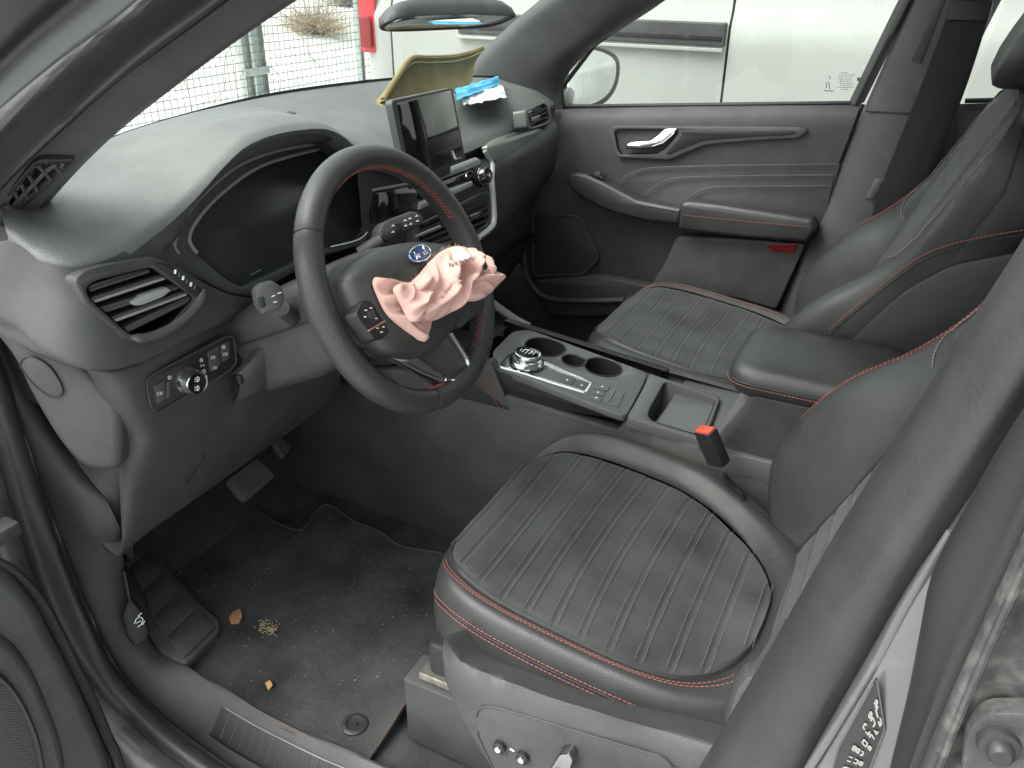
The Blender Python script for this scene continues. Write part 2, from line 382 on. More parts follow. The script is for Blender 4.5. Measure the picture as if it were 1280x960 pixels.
def bush(name, c, rad, n, mat_, label, flat=.7):
    m = M(); t = thing(name, label, 'bush', (c.x, c.y, hgt(c.x, c.y)))
    for k in range(n):
        a = random.uniform(0, 6.28); e = random.uniform(.1, 1.3); L = rad*random.uniform(.5, 1.1)
        d = V((math.cos(a)*math.cos(e), math.sin(a)*math.cos(e), math.sin(e)*flat)); P = [V((c.x, c.y, hgt(c.x, c.y)))+d*.05]
        for j in range(5): P.append(P[-1]+d*L/5+V((random.uniform(-1, 1), random.uniform(-1, 1), random.uniform(-1, .7)))*L*.09)
        m.tube(P, [.007, .006, .005, .004, .003, .002], 4)
        for q in range(2): m.tube([P[2+q], P[2+q]+V((random.uniform(-1, 1), random.uniform(-1, 1), random.uniform(-.5, 1)))*L*.3], [.004, .002], 3)
    s = build('twigs', m, mat_, t, kind='stuff')
c1 = at(395, 40, X=-8.2); bush('dry_bush', c1, .75, 240, STW, 'dry straw brown bush on the snow behind the fence')
c2 = at(437, 28, X=-9.5); bush('bare_bush', c2, .55, 170, BUS, 'dark bare bush on the snow close to the van tail light')
m = M()
for k in range(420):
    p = V((FX+random.uniform(-.3, .5), random.uniform(1.6, 4.6), -.36)); d = V((random.uniform(-.6, .6), random.uniform(-.6, .6), 1)).normalized()*random.uniform(.08, .32)
    m.tube([p, p+d*.6, p+d+V((d.x, d.y, -.1))*.4], [.004, .003, .001], 3)
o = build('dry_grass', m, STW, kind='stuff'); tag(o, 'dry yellow grass along the foot of the wire fence', 'grass')

# ------------------------------------------------------------------ car body
body = thing('car_body', 'dark grey car body framing the open doorway, with black rubber seals', 'car body', (.2, 0, -.2))
# near windscreen pillar: interior trim, groove, seal, painted flange
def ext(a, b, t): return (a[0]+(b[0]-a[0])*t, a[1]+(b[1]-a[1])*t)
def arail(L, Y): return ats(L, Y=Y)
A0 = arail([(520, -100), (361, 0), (250, 78), (131, 172), (60, 245), (20, 300), (8, 330)], -.655)
A1 = arail([(430, -100), (310, -6), (190, 72), (90, 155), (30, 225), (-10, 300)], -.685)
A2 = arail([(400, -100), (272, -2), (180, 68), (100, 137), (20, 215), (-40, 290)], -.70)
pt_ = rails([A0, A1, A2, [p+V((-.02, -.012, -.02)) for p in A2]], 90, 10); gpoly = [(3, 268), (8, 254), (47, 206), (86, 206), (19, 262)]
pt_.f = [f for f in pt_.f if not inside(pr(sum((pt_.v[i] for i in f), V())/4), gpoly)]
build('pillar_trim', pt_, mat('pillar_cloth', (.05, .051, .052), .7, bump=[('n', 600, .0003)], var=(20, .85, 1.2)), body)
build('pillar_inner', rails([A0, [p+V((-.02, .03, .0)) for p in A0], [p+V((-.06, .03, .03)) for p in A0]], 40, 4), PLA, body)
def off(L, v): return [p+V(v) for p in L]
S0 = arail([(395, -100), (265, -2), (170, 68), (92, 137), (12, 215), (-50, 290)], -.71)
S1 = arail([(350, -105), (226, -2), (140, 60), (60, 128), (-10, 195), (-60, 260)], -.735)
S2 = arail([(310, -105), (190, -2), (105, 62), (20, 140), (-40, 205)], -.75)
S3 = arail([(285, -105), (166, -2), (84, 62), (0, 136), (-60, 195)], -.745)
build('door_seal', rails([off(S0, (-.02, 0, -.02)), S0, S1, S2, S3, off(S3, (-.03, .0, -.015))], 40, 5), RUB, body)
F0 = arail([(285, -108), (162, -2), (80, 60), (-4, 132), (-60, 190)], -.757)
F1 = arail([(240, -108), (118, -2), (50, 52), (-20, 118), (-60, 160)], -.765)
F2 = arail([(215, -108), (96, -2), (35, 48), (-20, 100), (-60, 140)], -.78)
F3 = arail([(165, -108), (58, -2), (-4, 58), (-40, 95)], -.80)
build('pillar_flange', rails([off(F0, (-.03, 0, -.02)), F0, F1, F2], 40, 5), mat('flange_paint', (.12, .122, .13), .4, metal=.3), body)
build('door_frame_rubber', rails([off(F2, (-.01, -.001, -.01)), off(F2, (.0, -.004, 0)), F3, off(F3, (-.03, -.01, .01))], 40, 5), DKP, body)
G0 = arail([(160, -108), (54, -2), (-6, 54), (-40, 85)], -.81); G1 = arail([(20, -100), (-40, -40), (-100, 20)], -.86)
build('outer_pillar', rails([G0, G1, off(G1, (-.1, .05, 0))], 20, 5), PNT, body)

# windscreen and far pillar
WB = [V((-.42, -.66, .795)), V((-.5, -.5, .808)), V((-.55, -.3, .818)), V((-.58, 0, .823)), V((-.55, .3, .818)), V((-.5, .5, .808)), V((-.42, .66, .795))]
WT = [V((.14, -.55, 1.15)), V((.10, -.3, 1.17)), V((.085, 0, 1.18)), V((.10, .3, 1.17)), V((.14, .55, 1.15))]
o = build('windscreen', rails([WB, [a.lerp(b, .5)+V((-.02, 0, .02)) for a, b in zip(cr(WB, 30), cr(WT, 30))], WT], 40, 8), GLS, body)
build('screen_border', railsl([off(cr(WB, 40), (-.03, 0, -.02)), off(cr(WB, 40), (.012, 0, .004)), off(cr(WB, 40), (.02, 0, -.03))], 40), DKP, body)
P0 = atx([(575, 110, -.44), (612, 75, -.38), (655, 35, -.30), (695, -2, -.22), (790, -90, -.02)])
P0 = aty([(578, 112, .64), (612, 72, .64), (655, 32, .63), (696, -2, .62), (800, -95, .60)])
P1 = aty([(640, 118, .655), (668, 92, .655), (722, 48, .65), (768, -2, .64), (870, -90, .62)])
P2 = aty([(690, 136, .69), (692, 110, .69), (722, 72, .69), (775, 32, .685), (822, -2, .68), (930, -90, .66)])
P3 = aty([(704, 136, .72), (702, 112, .72), (712, 90, .72), (745, 56, .72), (790, 28, .715), (834, -2, .71), (940, -90, .69)])
build('pillar_trim', rails([off(P0, (-.05, .03, 0)), P0, P1, P2, P3], 40, 5), mat('pillar_cloth_grey', (.055, .056, .057), .65, bump=[('n', 600, .0003)], var=(20, .85, 1.2)), body)
# roof and rear end: shade the cabin
rf = [[V((x, y, 1.24+.05*math.cos(y*1.6)-.03*((x-.9)/.8)**2)) for y in [-.60+.1*i for i in range(13)]] for x in (.09, .3, .6, .9, 1.2, 1.6, 2.0)]
build('headliner', M().grid(rf), HEA, body)
build('roof', M().grid([[p+V((0, 0, .05)) for p in r] for r in rf], cap=False), PNT, body)
build('rear_bulkhead', M().box(V((2.0, 0, .55)), YY, YZ, -YX, 1.45, 1.5, .04), DKP, body)
for s in (-1, 1): build('roof_rail', M().tube(cr([V((.12, .62*s, 1.15)), V((.4, .615*s, 1.22)), V((.9, .61*s, 1.25)), V((2.0, .6*s, 1.2))], 20), .045, 10), PLA, body)
build('bonnet', rails([[V((-.60, y, .72-.08*y*y)) for y in (-.86, -.4, 0, .4, .86)], [V((-.72, y, .69-.10*y*y)) for y in (-.86, -.4, 0, .4, .86)], [V((-1.0, y, .60-.10*y*y)) for y in (-.86, -.4, 0, .4, .86)], [V((-1.6, y, .42-.12*y*y)) for y in (-.8, -.4, 0, .4, .8)], [V((-1.75, y, .2)) for y in (-.72, -.4, 0, .4, .72)]], 20, 4), PNT, body)
for sg in (-1, 1): build('front_wing', rails([[V((x, sg*.85, .58-.10*abs(x+.6))) for x in (-.46, -.9, -1.3, -1.7)], [V((x, sg*.885, .50-.14*abs(x+.6))) for x in (-.46, -.9, -1.3, -1.7)], [V((x, sg*.90, .35)) for x in (-.46, -.9, -1.3, -1.7)], [V((x, sg*.88, -.02)) for x in (-.46, -.9, -1.3, -1.7)], [V((x, sg*.84, -.12)) for x in (-.46, -.9, -1.3, -1.7)]], 20, 4), PNT, body)
build('scuttle_panel', M().box(V((-.60, -.77, .45)), YX, YZ, -YY, .30, .50, .10, .03), DKP, body)

# door sill along the doorway: kick panel, sill trim, seal, painted flange
J = lambda y, L: [V((x, y, z)) for x, z in L]
I1 = ats([(-30, 380), (15, 446), (60, 525), (105, 590), (136, 628), (150, 662)], Y=-.655)+J(-.645, [(-.390, .237), (-.404, .151), (-.378, .050), (-.30, .032), (-.208, .019), (-.143, .013), (-.033, .013), (.063, .022), (.4, .035), (.78, .05)])
I3 = ats([(-60, 330), (-25, 380), (0, 440), (30, 525), (63, 621), (92, 695)], Y=-.70)+J(-.70, [(-.412, .159), (-.388, .05), (-.315, -.012), (-.227, -.042), (-.154, -.055), (-.02, -.058), (.1, -.056), (.4, -.05), (.78, -.035)])
I5 = ats([(-70, 360), (-35, 430), (0, 507), (22, 580), (42, 652), (66, 725)], Y=-.745)+J(-.745, [(-.397, .154), (-.349, .061), (-.276, .012), (-.206, -.011), (-.1, -.028), (.1, -.034), (.4, -.03), (.78, -.01)])
N_ = 110; c1_, c3_, c5_ = cr(I1, N_), cr(I3, N_), cr(I5, N_)
ctr = V((.4, 0, .5))
def outn(p): d = (ctr-V((p.x, 0, p.z))); return d.normalized()      # towards the middle of the opening
mid13 = [a.lerp(b, .5)+outn(a)*.010 for a, b in zip(c1_, c3_)]
build('sill_trim', rails([[p-outn(p)*.09+YY*.03 for p in c1_], [p-outn(p)*.02+YY*.006 for p in c1_], c1_, mid13, c3_, [p-outn(p)*.012-YY*.004 for p in c3_]], N_, 6), PLA, body)
s35 = [a.lerp(b, .25)+outn(a)*.004 for a, b in zip(c3_, c5_)]; s36 = [a.lerp(b, .6)+outn(a)*.014 for a, b in zip(c3_, c5_)]; s37 = [a.lerp(b, .42)-outn(a)*.004 for a, b in zip(c3_, c5_)]
build('door_seal', rails([[p-outn(p)*.02 for p in c3_], s35, s37, s36, c5_, [p-YY*.008-outn(p)*.012 for p in c5_], [p-YY*.006-outn(p)*.035 for p in c5_]], N_, 6), RUB, body)
build('sill_flange', rails([[p-YY*.004-outn(p)*.034 for p in c5_], [p-YY*.022-outn(p)*.030 for p in c5_], [p-YY*.045-outn(p)*.036 for p in c5_], [p-YY*.08-outn(p)*.055 for p in c5_], [p-YY*.10-outn(p)*.10 for p in c5_], [p-YY*.105-outn(p)*.2 for p in c5_]], N_, 5), PNT, body)

ku = ats([(15, 446), (60, 525), (105, 590), (136, 628), (150, 662), (152, 690)], Y=-.656); kv = ats([(70, 400), (130, 500), (156, 570), (162, 620), (166, 660), (166, 700)], Y=-.625)
build('kick_panel', rails([ku, [a.lerp(b, .5) for a, b in zip(ku, kv)], kv], 30, 4), PLA, body)
# scuff plate with ribs on the sill
sp = thing('scuff_plate', 'black ribbed tread strip set into the door sill trim', 'sill plate', (.1, -.67, .085))
def atX_(C, x): 
    k = min(range(25, len(C)), key=lambda i: abs(C[i].x-x)); return C[k]
C1L, C3L = cr(I1, 400), cr(I3, 400)
def onC(C, x):
    for i in range(170, 399):
        if C[i].x <= x <= C[i+1].x: return C[i].lerp(C[i+1], (x-C[i].x)/(C[i+1].x-C[i].x))
    return C[-1]
def sz(x, t, h):
    a, b = onC(C1L, x), onC(C3L, x); return a.lerp(b, t)+outn(a)*(.010*4*t*(1-t)+h)
X0, X1 = -.225, .60
ro = [[sz(lerp(X0+(.012 if t == .30 else 0), X1, i/80), t, h) for i in range(81)] for t, h in ((.30, -.006), (.30, .002), (.34, .003), (.58, .003), (.82, .003), (.86, .002), (.86, -.006))]
build('base_plate', M().grid(ro), DKP, sp)
for k in range(42):
    x = X0+.018+k*.0178
    build('rib', M().tube([sz(x, t, .0034) for t in (.35, .5, .65, .81)], .0011, 5), PLG, sp)
build('edge_line', M().tube([sz(lerp(X0+.008, X1, i/60), .315, .0035) for i in range(61)], .0016, 6), SAT, sp)

# near middle pillar: seal, painted pillar, label, rear door edge
B0 = ats([(1330, 230), (1280, 318), (1235, 388), (1165, 495), (1040, 690), (960, 828), (880, 962), (820, 1060)], Y=-.715)
B1 = ats([(1350, 270), (1285, 375), (1240, 440), (1175, 545), (1065, 710), (990, 835), (920, 962), (870, 1060)], Y=-.735)
B2 = ats([(1370, 310), (1295, 430), (1250, 500), (1185, 600), (1100, 725), (1035, 840), (965, 962), (910, 1060)], Y=-.748)
B3 = ats([(1390, 350), (1300, 480), (1262, 540), (1200, 640), (1128, 745), (1070, 845), (1000, 962), (945, 1060)], Y=-.742)
build('door_seal', rails([off(B0, (.0, .03, -.0)), B0, B1, B2, B3, off(B3, (.02, .02, .0))], 50, 6), RUB, body)
C0 = ats([(1400, 350), (1270, 545), (1200, 650), (1140, 735), (1085, 830), (1020, 945), (960, 1060)], Y=-.752)
C1 = ats([(1420, 350), (1290, 545), (1215, 660), (1160, 750), (1110, 850), (1065, 960), (1020, 1060)], Y=-.762)
C2 = ats([(1440, 360), (1320, 545), (1240, 680), (1185, 790), (1150, 870), (1125, 960), (1100, 1060)], Y=-.768)
pf = build('pillar_panel', rails([off(C0, (0, .03, 0)), C0, C1, C2], 40, 5), PNT, body)
# ridge pressed in the pillar
build('pillar_ridge', M().tube(cr(ats([(1190, 665), (1130, 760), (1085, 845), (1010, 962)], Y=-.7575), 30), .0035, 8, flat=.6), PNT, body)
lb = ats([(1096, 846), (1106, 912), (1086, 965), (1040, 965), (1048, 935)], Y=-.766)
lt = build('tyre_label', M().plate(rp(lb, .003), (lb[1]-lb[0]).cross(lb[3]-lb[0])*(-1 if (lb[1]-lb[0]).cross(lb[3]-lb[0]).y > 0 else 1), .0012, .0003), mat('label_black', (.012, .012, .013), .35, coat=.3), body)
bm_ = M()
qa, qb, qc, qd = ats([(1097, 850), (1105, 908), (1078, 975), (1034, 975)], Y=-.7672)
def lab(u, v): return qa.lerp(qb, u).lerp(qd.lerp(qc, u), v)
rng = random.Random(3); LU = (qc-qd); LV = (qd-qa); LN = LU.cross(LV).normalized(); LN = LN if LN.y < 0 else -LN
for row in range(7):
    v = .06+row*.13; u = .30
    while u < .9:
        wd = rng.choice((.10, .16, .22))
        if u+wd < .96 and rng.random() < .9:
            for k in range(2):
                if rng.random() < .8: bm_.tube([lab(u, v+.05*k), lab(u+wd*.8, v+.05*k)], .00065, 4, flat=.4, upv=LN)
            for k in range(2):
                if rng.random() < .7: bm_.tube([lab(u+wd*.8*k, v), lab(u+wd*.8*k, v+.05)], .00065, 4, flat=.4, upv=LN)
        u += wd+.05
build('printed_marks', bm_, mat('label_print', (.3, .3, .29), .6), lt, kind='stuff')
rim = M().tube(even(rp(lb, .003)+[rp(lb, .003)[0]], 60)[:-1], .0008, 6, True); build('label_border', rim, SAT, lt)

rd = thing('rear_door', 'dirt spattered rear door edge with black seal and bolted bracket behind the middle pillar', 'car door', (1.1, -.8, -.1))
D0 = ats([(1400, 330), (1262, 540), (1205, 640), (1166, 718), (1150, 790), (1134, 870), (1106, 985), (1085, 1080)], Y=-.775)
D1 = ats([(1460, 330), (1350, 480), (1290, 580), (1240, 690), (1190, 800), (1160, 880), (1125, 985), (1100, 1080)], Y=-.795)
D2 = ats([(1490, 330), (1380, 480), (1318, 560), (1262, 690), (1212, 800), (1170, 890), (1135, 985), (1110, 1080)], Y=-.80)
build('edge_seal', rails([off(D0, (.01, .03, 0)), D0, D1, D2, off(D2, (.02, .0, 0))], 40, 6), DKP, rd)
E0 = ats([(1500, 330), (1390, 470), (1320, 575), (1268, 690), (1218, 800), (1176, 895), (1140, 985), (1115, 1080)], Y=-.805)
E1 = ats([(1520, 330), (1410, 480), (1335, 585), (1284, 700), (1235, 810), (1195, 905), (1165, 985), (1140, 1080)], Y=-.815)
E2 = ats([(1700, 500), (1560, 640), (1480, 760), (1420, 870), (1370, 985), (1340, 1080)], Y=-.812)
build('door_edge', rails([off(E0, (.01, .02, 0)), E0, E1, off(E1, (.02, .008, -.01)), E2], 50, 6), DIR, rd)
e1 = cr(E1, 60); build('edge_bead', M().tube([p+V((0, -.001, 0)) for p in e1], .0028, 8), DIR, rd)
build('door_skin', M().box(V((1.25, -.86, .25)), YX, YZ, -YY, .9, .9, .04, .02), PNT, rd)
bq = ats([(1215, 905), (1235, 893), (1300, 893), (1330, 985), (1200, 985), (1205, 925)], Y=-.825)
bk = build('hinge_bracket', M().plate(rp(bq, .006), (0, -1, 0), .014, .003), DIR, rd)
c = at(1250, 938, Y=-.832)
b = build('bolt', M().lathe(c, V((.1, -1, .1)), [(0, .007), (.005, .007), (.0072, .005), (.008, 0), (.0115, -.001), (.0122, -.004), (.0122, -.01)], 24), RUB, bk)
# ------------------------------------------------------------------ floor
g = M(); rows = []
def fz(x, y):
    z = -.01+.006*noise.noise(V((x*7, y*7, 0)))
    if x < -.52: z += (-.52-x)*1.0
    if x > .25: z += 0
    if y < -.5 and x < -.2: z += 0
    return z
for i in range(70):
    x = lerp(-.95, 1.9, i/69); rows.append([V((x, lerp(-.66, .70, j/40), fz(x, lerp(-.66, .70, j/40)))) for j in range(41)])
g.grid(rows); build('carpet_floor', g, CAR, kind='structure', sharp=180)

build('firewall', M().box(V((-.80, 0, .29)), YY, YZ, YX, 1.44, .80, .03), DKP, body)
build('footwell_wall', M().box(V((-.5, .775, .25)), YX, YZ, -YY, .62, .85, .02), PLA, body)
build('side_sill', M().box(V((.6, .70, .03)), YX, YY, YZ, 2.6, .12, .12, .02), PLA, body)
mt = thing('floor_mat', 'black carpet floor mat with reddish stitched edge, littered with crumbs, in the driver footwell', 'floor mat', (-.3, -.4, 0))
LEFT = ats([(196, 691), (221, 721), (244, 749), (268, 768), (277, 780), (272, 793), (235, 829)], Z=.004)+[V((-.25, -.645, .004)), V((-.1, -.65, .004)), V((.048, -.645, .004))]
RIGHT = ats([(292, 605), (306, 628), (340, 652), (370, 664), (384, 655), (398, 638), (414, 635), (445, 655), (478, 667), (500, 681), (555, 694)], Z=.004)+[V((-.02, -.165, .004)), V((.034, -.17, .004))]
L_, R_ = cr(LEFT, 120), cr(RIGHT, 120)
def yat(C, x):
    b = None
    for i in range(len(C)-1):
        if (C[i].x-x)*(C[i+1].x-x) <= 0: 
            t = (x-C[i].x)/((C[i+1].x-C[i].x) or 1e-9); b = C[i].y+(C[i+1].y-C[i].y)*t
    return b if b is not None else (C[0].y if abs(x-C[0].x) < abs(x-C[-1].x) else C[-1].y)
def mz(x, y): return .007+.011*noise.noise(V((x*5+y*6, y*3-x*2, 1.3)))+.004*noise.noise(V((x*13, y*13, 4)))
rows = []
n = 80
for i in range(n):
    # blend front and rear edges so that the notch keeps its shape
    P, Q = L_[int(i*119/(n-1))], R_[int(i*119/(n-1))]
    r = []
    for j in range(61):
        t = j/60; p = P.lerp(Q, t); r.append(V((p.x, p.y, mz(p.x, p.y))))
    rows.append(r)
edge = [r[0] for r in rows]+rows[-1][1:]+[r[-1] for r in rows[::-1]][1:]+rows[0][::-1][1:-1]
m = M().grid(rows); m.grid([edge, [p+V((0, 0, -.012)) for p in edge]], False, True)
build('pile', m, MAT, mt, sharp=60)
BRO = mat('mat_binding', (.17, .085, .06), .8, bump=[('n', 600, .0006)])
bo = build('bound_edge', M().tube(even(edge+[edge[0]], 300)[:-1], .0022, 6, True), mat('mat_binding_black', (.03, .028, .028), .85), mt)
build('edge_stitching', M().stitch([p+V((0, 0, .002)) for p in even(edge+[edge[0]], 400)], .006, .0042, .0011), BRO, mt, kind='stuff')
c = at(443, 901, Z=.012); c.z = mz(c.x, c.y)
f = build('fixing_button', M().lathe(c, YZ, [(0, .006), (.004, .006), (.005, .003), (.012, .0035), (.0135, .006), (.016, .0062), (.0205, .004), (.021, 0)], 32), RUB, mt)

# litter on the mat
def chip(P, th, name, m_, label, cat):
    mm = M(); c = sum(P, V())/len(P); mm.plate(P, (.1, -.1, 1), th, th*.3)
    for i, v in enumerate(mm.v): v.z += .004*math.sin((v.x+v.y)*180)
    return tag(build(name, mm, m_), label, cat)
chip(ats([(286, 772), (291, 763), (301, 763), (303, 771), (299, 779), (288, 778)], Z=.014), .003, 'leaf_scrap', BRN, 'orange brown scrap of dry leaf on the floor mat next to the footrest', 'scrap')
chip(ats([(331, 852), (337, 849), (341, 856), (335, 860)], Z=.013), .003, 'crumb', BRN, 'small tan crumb on the floor mat near the sill strip', 'crumb')
m = M()
for k in range(1000):
    i = random.random()**.8; p = rows[random.randint(4, n-4)][random.randint(3, 57)]
    s = random.choice((.0003, .0004, .0004, .0005, .0006, .0008, .0011)) if k > 2 else .0014
    a = random.uniform(0, 6); m.box(p+V((0, 0, .001)), (math.cos(a), math.sin(a), 0), (-math.sin(a), math.cos(a), 0), YZ, s*random.uniform(1, 3), s, s*.7)
o = build('crumbs', m, LIT, kind='stuff'); tag(o, 'pale crumbs and grit strewn over the floor mat', 'crumbs')
m = M(); c = at(336, 786, Z=.012)
for k in range(70):
    p = c+V((random.gauss(0, .012), random.gauss(0, .008), random.uniform(-.002, .004))); a = random.uniform(0, 6)
    m.box(p, (math.cos(a), math.sin(a), 0), (-math.sin(a), math.cos(a), 0), YZ, random.uniform(.003, .008), .0012, .0008)
o = build('straw_bits', m, STW, kind='stuff'); tag(o, 'clump of crushed straw bits at the middle of the floor mat', 'straw')

# footrest
ft = thing('footrest', 'ribbed black rubber footrest of square pads beside the sill', 'footrest', (-.42, -.56, .04))
FP = (V((-.35, -.565, .028)), V((.18, .22, 1)))
def c4(L, pl=FP): return [at(150+x/2.824, 620+y/2.824, pl=pl) for x, y in L]
bs = c4([(-60, 300), (10, 150), (75, 150), (130, 205), (268, 365), (352, 435), (350, 480), (235, 590), (150, 545), (60, 440)])
build('base', M().plate(rp(bs, .01), FP[1], .02, .003), RUG, ft)
for q in ([(5, 238), (58, 172), (90, 196), (32, 252)], [(38, 270), (104, 212), (147, 264), (78, 338)], [(84, 348), (158, 286), (210, 336), (112, 436)], [(117, 446), (224, 353), (268, 404), (164, 506)], [(170, 516), (279, 418), (331, 470), (224, 576)]):
    P = c4(q); pc = sum(P, V())/4; P = rp([pc+(p-pc)*1.03+FP[1].normalized()*.005 for p in P], .007); pd = build('pad', M().plate(P, FP[1], .006, .0012), RUG, ft)
# pedals
BAR2 = mat('lit_rubber', (.10, .098, .092), .55)  # paler than the pad: light falling on the ribs put into colour
def pedal(name, label, PX, nrm, p0, nr, arm):
    t = thing(name, label, 'pedal', p0); pl = (V(p0), V(nrm)); P = ats(PX, pl=pl)
    build('pad', M().plate(rp(P, .01), nrm, .012, .003), RUG, t)
    for k in range(nr):
        t_ = (k+.7)/(nr+.4); a = P[0].lerp(P[3], t_); b = P[1].lerp(P[2], t_); a, b = a.lerp(b, .06), b.lerp(a, .06)
        build('rib', M().tube([a, b], .0021, 6), BAR2, t)
    build('arm', M().tube(cr(arm, 12), .009, 8), DKP, t)
pedal('brake_pedal', 'ribbed brake pedal pad above the floor mat', [(283, 600), (322, 572), (345, 594), (307, 628)], (.72, 0, .69), (-.433, -.334, .17), 13, [V((-.45, -.334, .16)), V((-.50, -.33, .25)), V((-.50, -.33, .40))])
pedal('accelerator_pedal', 'narrow ribbed accelerator pedal deep in the footwell', [(335, 547), (348, 541), (364, 560), (355, 573)], (.72, 0, .69), (-.468, -.212, .168), 6, [V((-.48, -.212, .16)), V((-.53, -.21, .25)), V((-.53, -.21, .36))])
# bonnet release lever
hl = thing('release_lever', 'black bonnet release lever with white car symbol on the kick panel', 'lever', (-.3, -.64, .15))
q = at(172, 775, Y=-.672); LP = (q, V((.72, -.45, .53)))
P = ats([(152, 712), (157, 714), (163, 745), (178, 764), (187, 788), (184, 800), (168, 808), (157, 795), (152, 772), (160, 752), (157, 735)], pl=LP)
lv = build('handle', M().plate(rp(P, .004), LP[1], .016, .004), BLK, hl)
I = lambda L: [at(u, v, pl=(q+LP[1].normalized()*.0012, LP[1])) for u, v in L]
m = M()
for L in ([(168, 780), (170, 774), (175, 771), (179, 774), (177, 780), (172, 784)], [(170, 779), (176, 776)], [(172, 771), (177, 766)], [(178, 781), (181, 776)]): m.tube(I(L), .0007, 5)
build('car_symbol', m, WHI, lv)

# ------------------------------------------------------------------ centre console
cc = thing('centre_console', 'grey centre console with rotary gear dial, cup holders, open tray and padded armrest', 'console', (.3, 0, 0))
CTP = V((-.1, 0, .415)); CTN = V((.1, 0, 1)).normalized(); CT = (CTP, CTN)
def c6(L, lift=0): return [at(560+x/3.2, 350+y/3.2, pl=(CTP+CTN*lift, CTN)) for x, y in L]
def circ(cx, cy, rx, lift=0, n=40):
    c = c6([(cx, cy)], lift)[0]; a = c6([(cx-rx, cy)], lift)[0]; b = c6([(cx+rx, cy)], lift)[0]
    return c, (b-a).length/2
e1_ = CTN.cross(YY).normalized(); 
def ring(c, r, n=40): return [c+(YX*math.cos(a)+CTN.cross(YX)*math.sin(a))*r for a in [2*math.pi*k/n for k in range(n)]]
cups = [circ(388, 268, 78), circ(503, 322, 47), circ(620, 348, 72)]
top = c6([(178, 285), (258, 205), (325, 196), (800, 370), (778, 425), (712, 545), (640, 520), (205, 352), (185, 325)])
holes = [ring(c, r) for c, r in cups]
cup2 = c6([(430, 318), (470, 300), (560, 330), (545, 365)])
build('top_panel', M().plate(rp(top, .012), CTN, .012, .002, holes), SAT, cc)
for c, r in cups:
    d = .085 if r > .03 else .05
    build('cup_holder', M().lathe(c, CTN, [(r+.002, .0012), (r, .0015), (r-.0015, 0), (r-.003, -d), (.001, -d)], 40), DKP, cc, flip=True)
# body below the top panel: side faces
zt = lambda x: CTP.z-.1*(x-CTP.x)
def cside(y, xs, z1, name, m_, th=.02, z0f=None, dx=0):
    s = -1 if y < 0 else 1
    P = [V((x, y, zt(x)-.004)) for x in xs]+[V((x, y, z1(x))) for x in xs[::-1]]
    return build(name, M().plate(P, (0, s, 0), th, .003), m_, cc)
XS = [-.10, 0, .1, .2, .235]
c_l = ats([(635, 489), (766, 522), (781, 519)], Y=-.107)
cside(-.104, [-.075, .0, .1, .2, .243], lambda x: zt(x)-.045+.03*max(0, (x-.12)/.12), 'side_trim', DKP)
cside(.104, [-.10, .0, .1, .2, .243], lambda x: zt(x)-.05, 'side_trim', DKP)
P = [V((-.60, -.106, .30)), V((-.3, -.108, .345)), V((-.08, -.112, .375)), V((.0, -.113, .358)), V((.22, -.113, .345)), V((.236, -.113, .372)), V((.42, -.113, .36)), V((.75, -.113, .34)), V((.9, -.113, .0)), V((-.6, -.113, -.03))]
build('side_panel', M().plate(P, (0, -1, 0), .02, .004), PLA, cc)
build('side_panel', M().plate([V((p.x, .113, p.z)) for p in P], (0, 1, 0), .02, .004), PLA, cc)
build('inner_structure', M().box(V((.05, 0, .15)), YX, YY, YZ, 1.5, .2, .30, .02), DKP, cc)
# chrome frame, gear dial, buttons
fo = c6([(200, 345), (236, 300), (285, 275), (350, 300), (390, 322), (578, 406), (572, 420), (552, 452), (430, 415), (300, 372)], .002)
fi = c6([(385, 336), (565, 410), (546, 440), (300, 364), (330, 345)], .002)
fr = build('shifter_frame', M().plate(rp(fo, .006), CTN, .006, .0012, [rp(fi, .004)]), CHR, cc)
build('shifter_plate', M().plate(rp(c6([(385, 336), (565, 410), (546, 440), (300, 364), (330, 345)], -.0005), .004), CTN, .004, .0004), GLO, fr)
c, r = circ(314, 330, 62, .004)
dl = build('gear_dial', M().lathe(c, CTN, [(r*1.12, 0), (r*1.12, .003), (r*1.02, .006), (r*.95, .007), (r*.93, .010), (r*.86, .011), (r*.86, .018), (r*.82, .0205), (r*.74, .021)], 48), CHR, cc)
build('dial_face', M().lathe(c, CTN, [(r*.75, .0205), (r*.3, .0215), (0, .0215)], 48), GLO, dl)
m = M()
for k in range(48): 
    a = 2*math.pi*k/48; d = YX*math.cos(a)+YY*math.sin(a); m.tube([c+d*r*.865+CTN*.0115, c+d*r*.865+CTN*.0175], .0007, 4)
build('knurling', m, CHD, dl, kind='stuff')
m = M()
for a, b in (((-.3, -.2), (-.3, .2)), ((-.3, .2), (0, .3)), ((-.05, -.3), (-.05, .2)), ((.15, -.2), (.3, .1)), ((.3, .1), (.1, .25)), ((-.5, -.1), (-.5, .2)), ((.45, -.2), (.45, .15))): m.tube([c+YX*a[0]*r+YY*a[1]*r+CTN*.0222, c+YX*b[0]*r+YY*b[1]*r+CTN*.0222], .0009, 5)
build('gear_letters', m, WHI, dl)
def btn(q, name, h=.003, m_=PLG, mark=None, par=cc):
    P = c6(q, .002); b = build(name, M().plate(rp(P, .003), CTN, h+.003, .0008), m_, par)
    if mark: 
        cc_ = sum(P, V())/4+CTN*.0004; mm = M(); mm.tube([cc_-YY*.002, cc_+YY*.002], .0009, 5); mm.tube([cc_-YX*.002, cc_+YX*.002], .0006, 5); build('symbol', mm, WHI, b)
btn([(458, 372), (516, 394), (488, 428), (442, 408)], 'button', mark=1); btn([(522, 397), (572, 416), (548, 446), (498, 430)], 'button', mark=1)
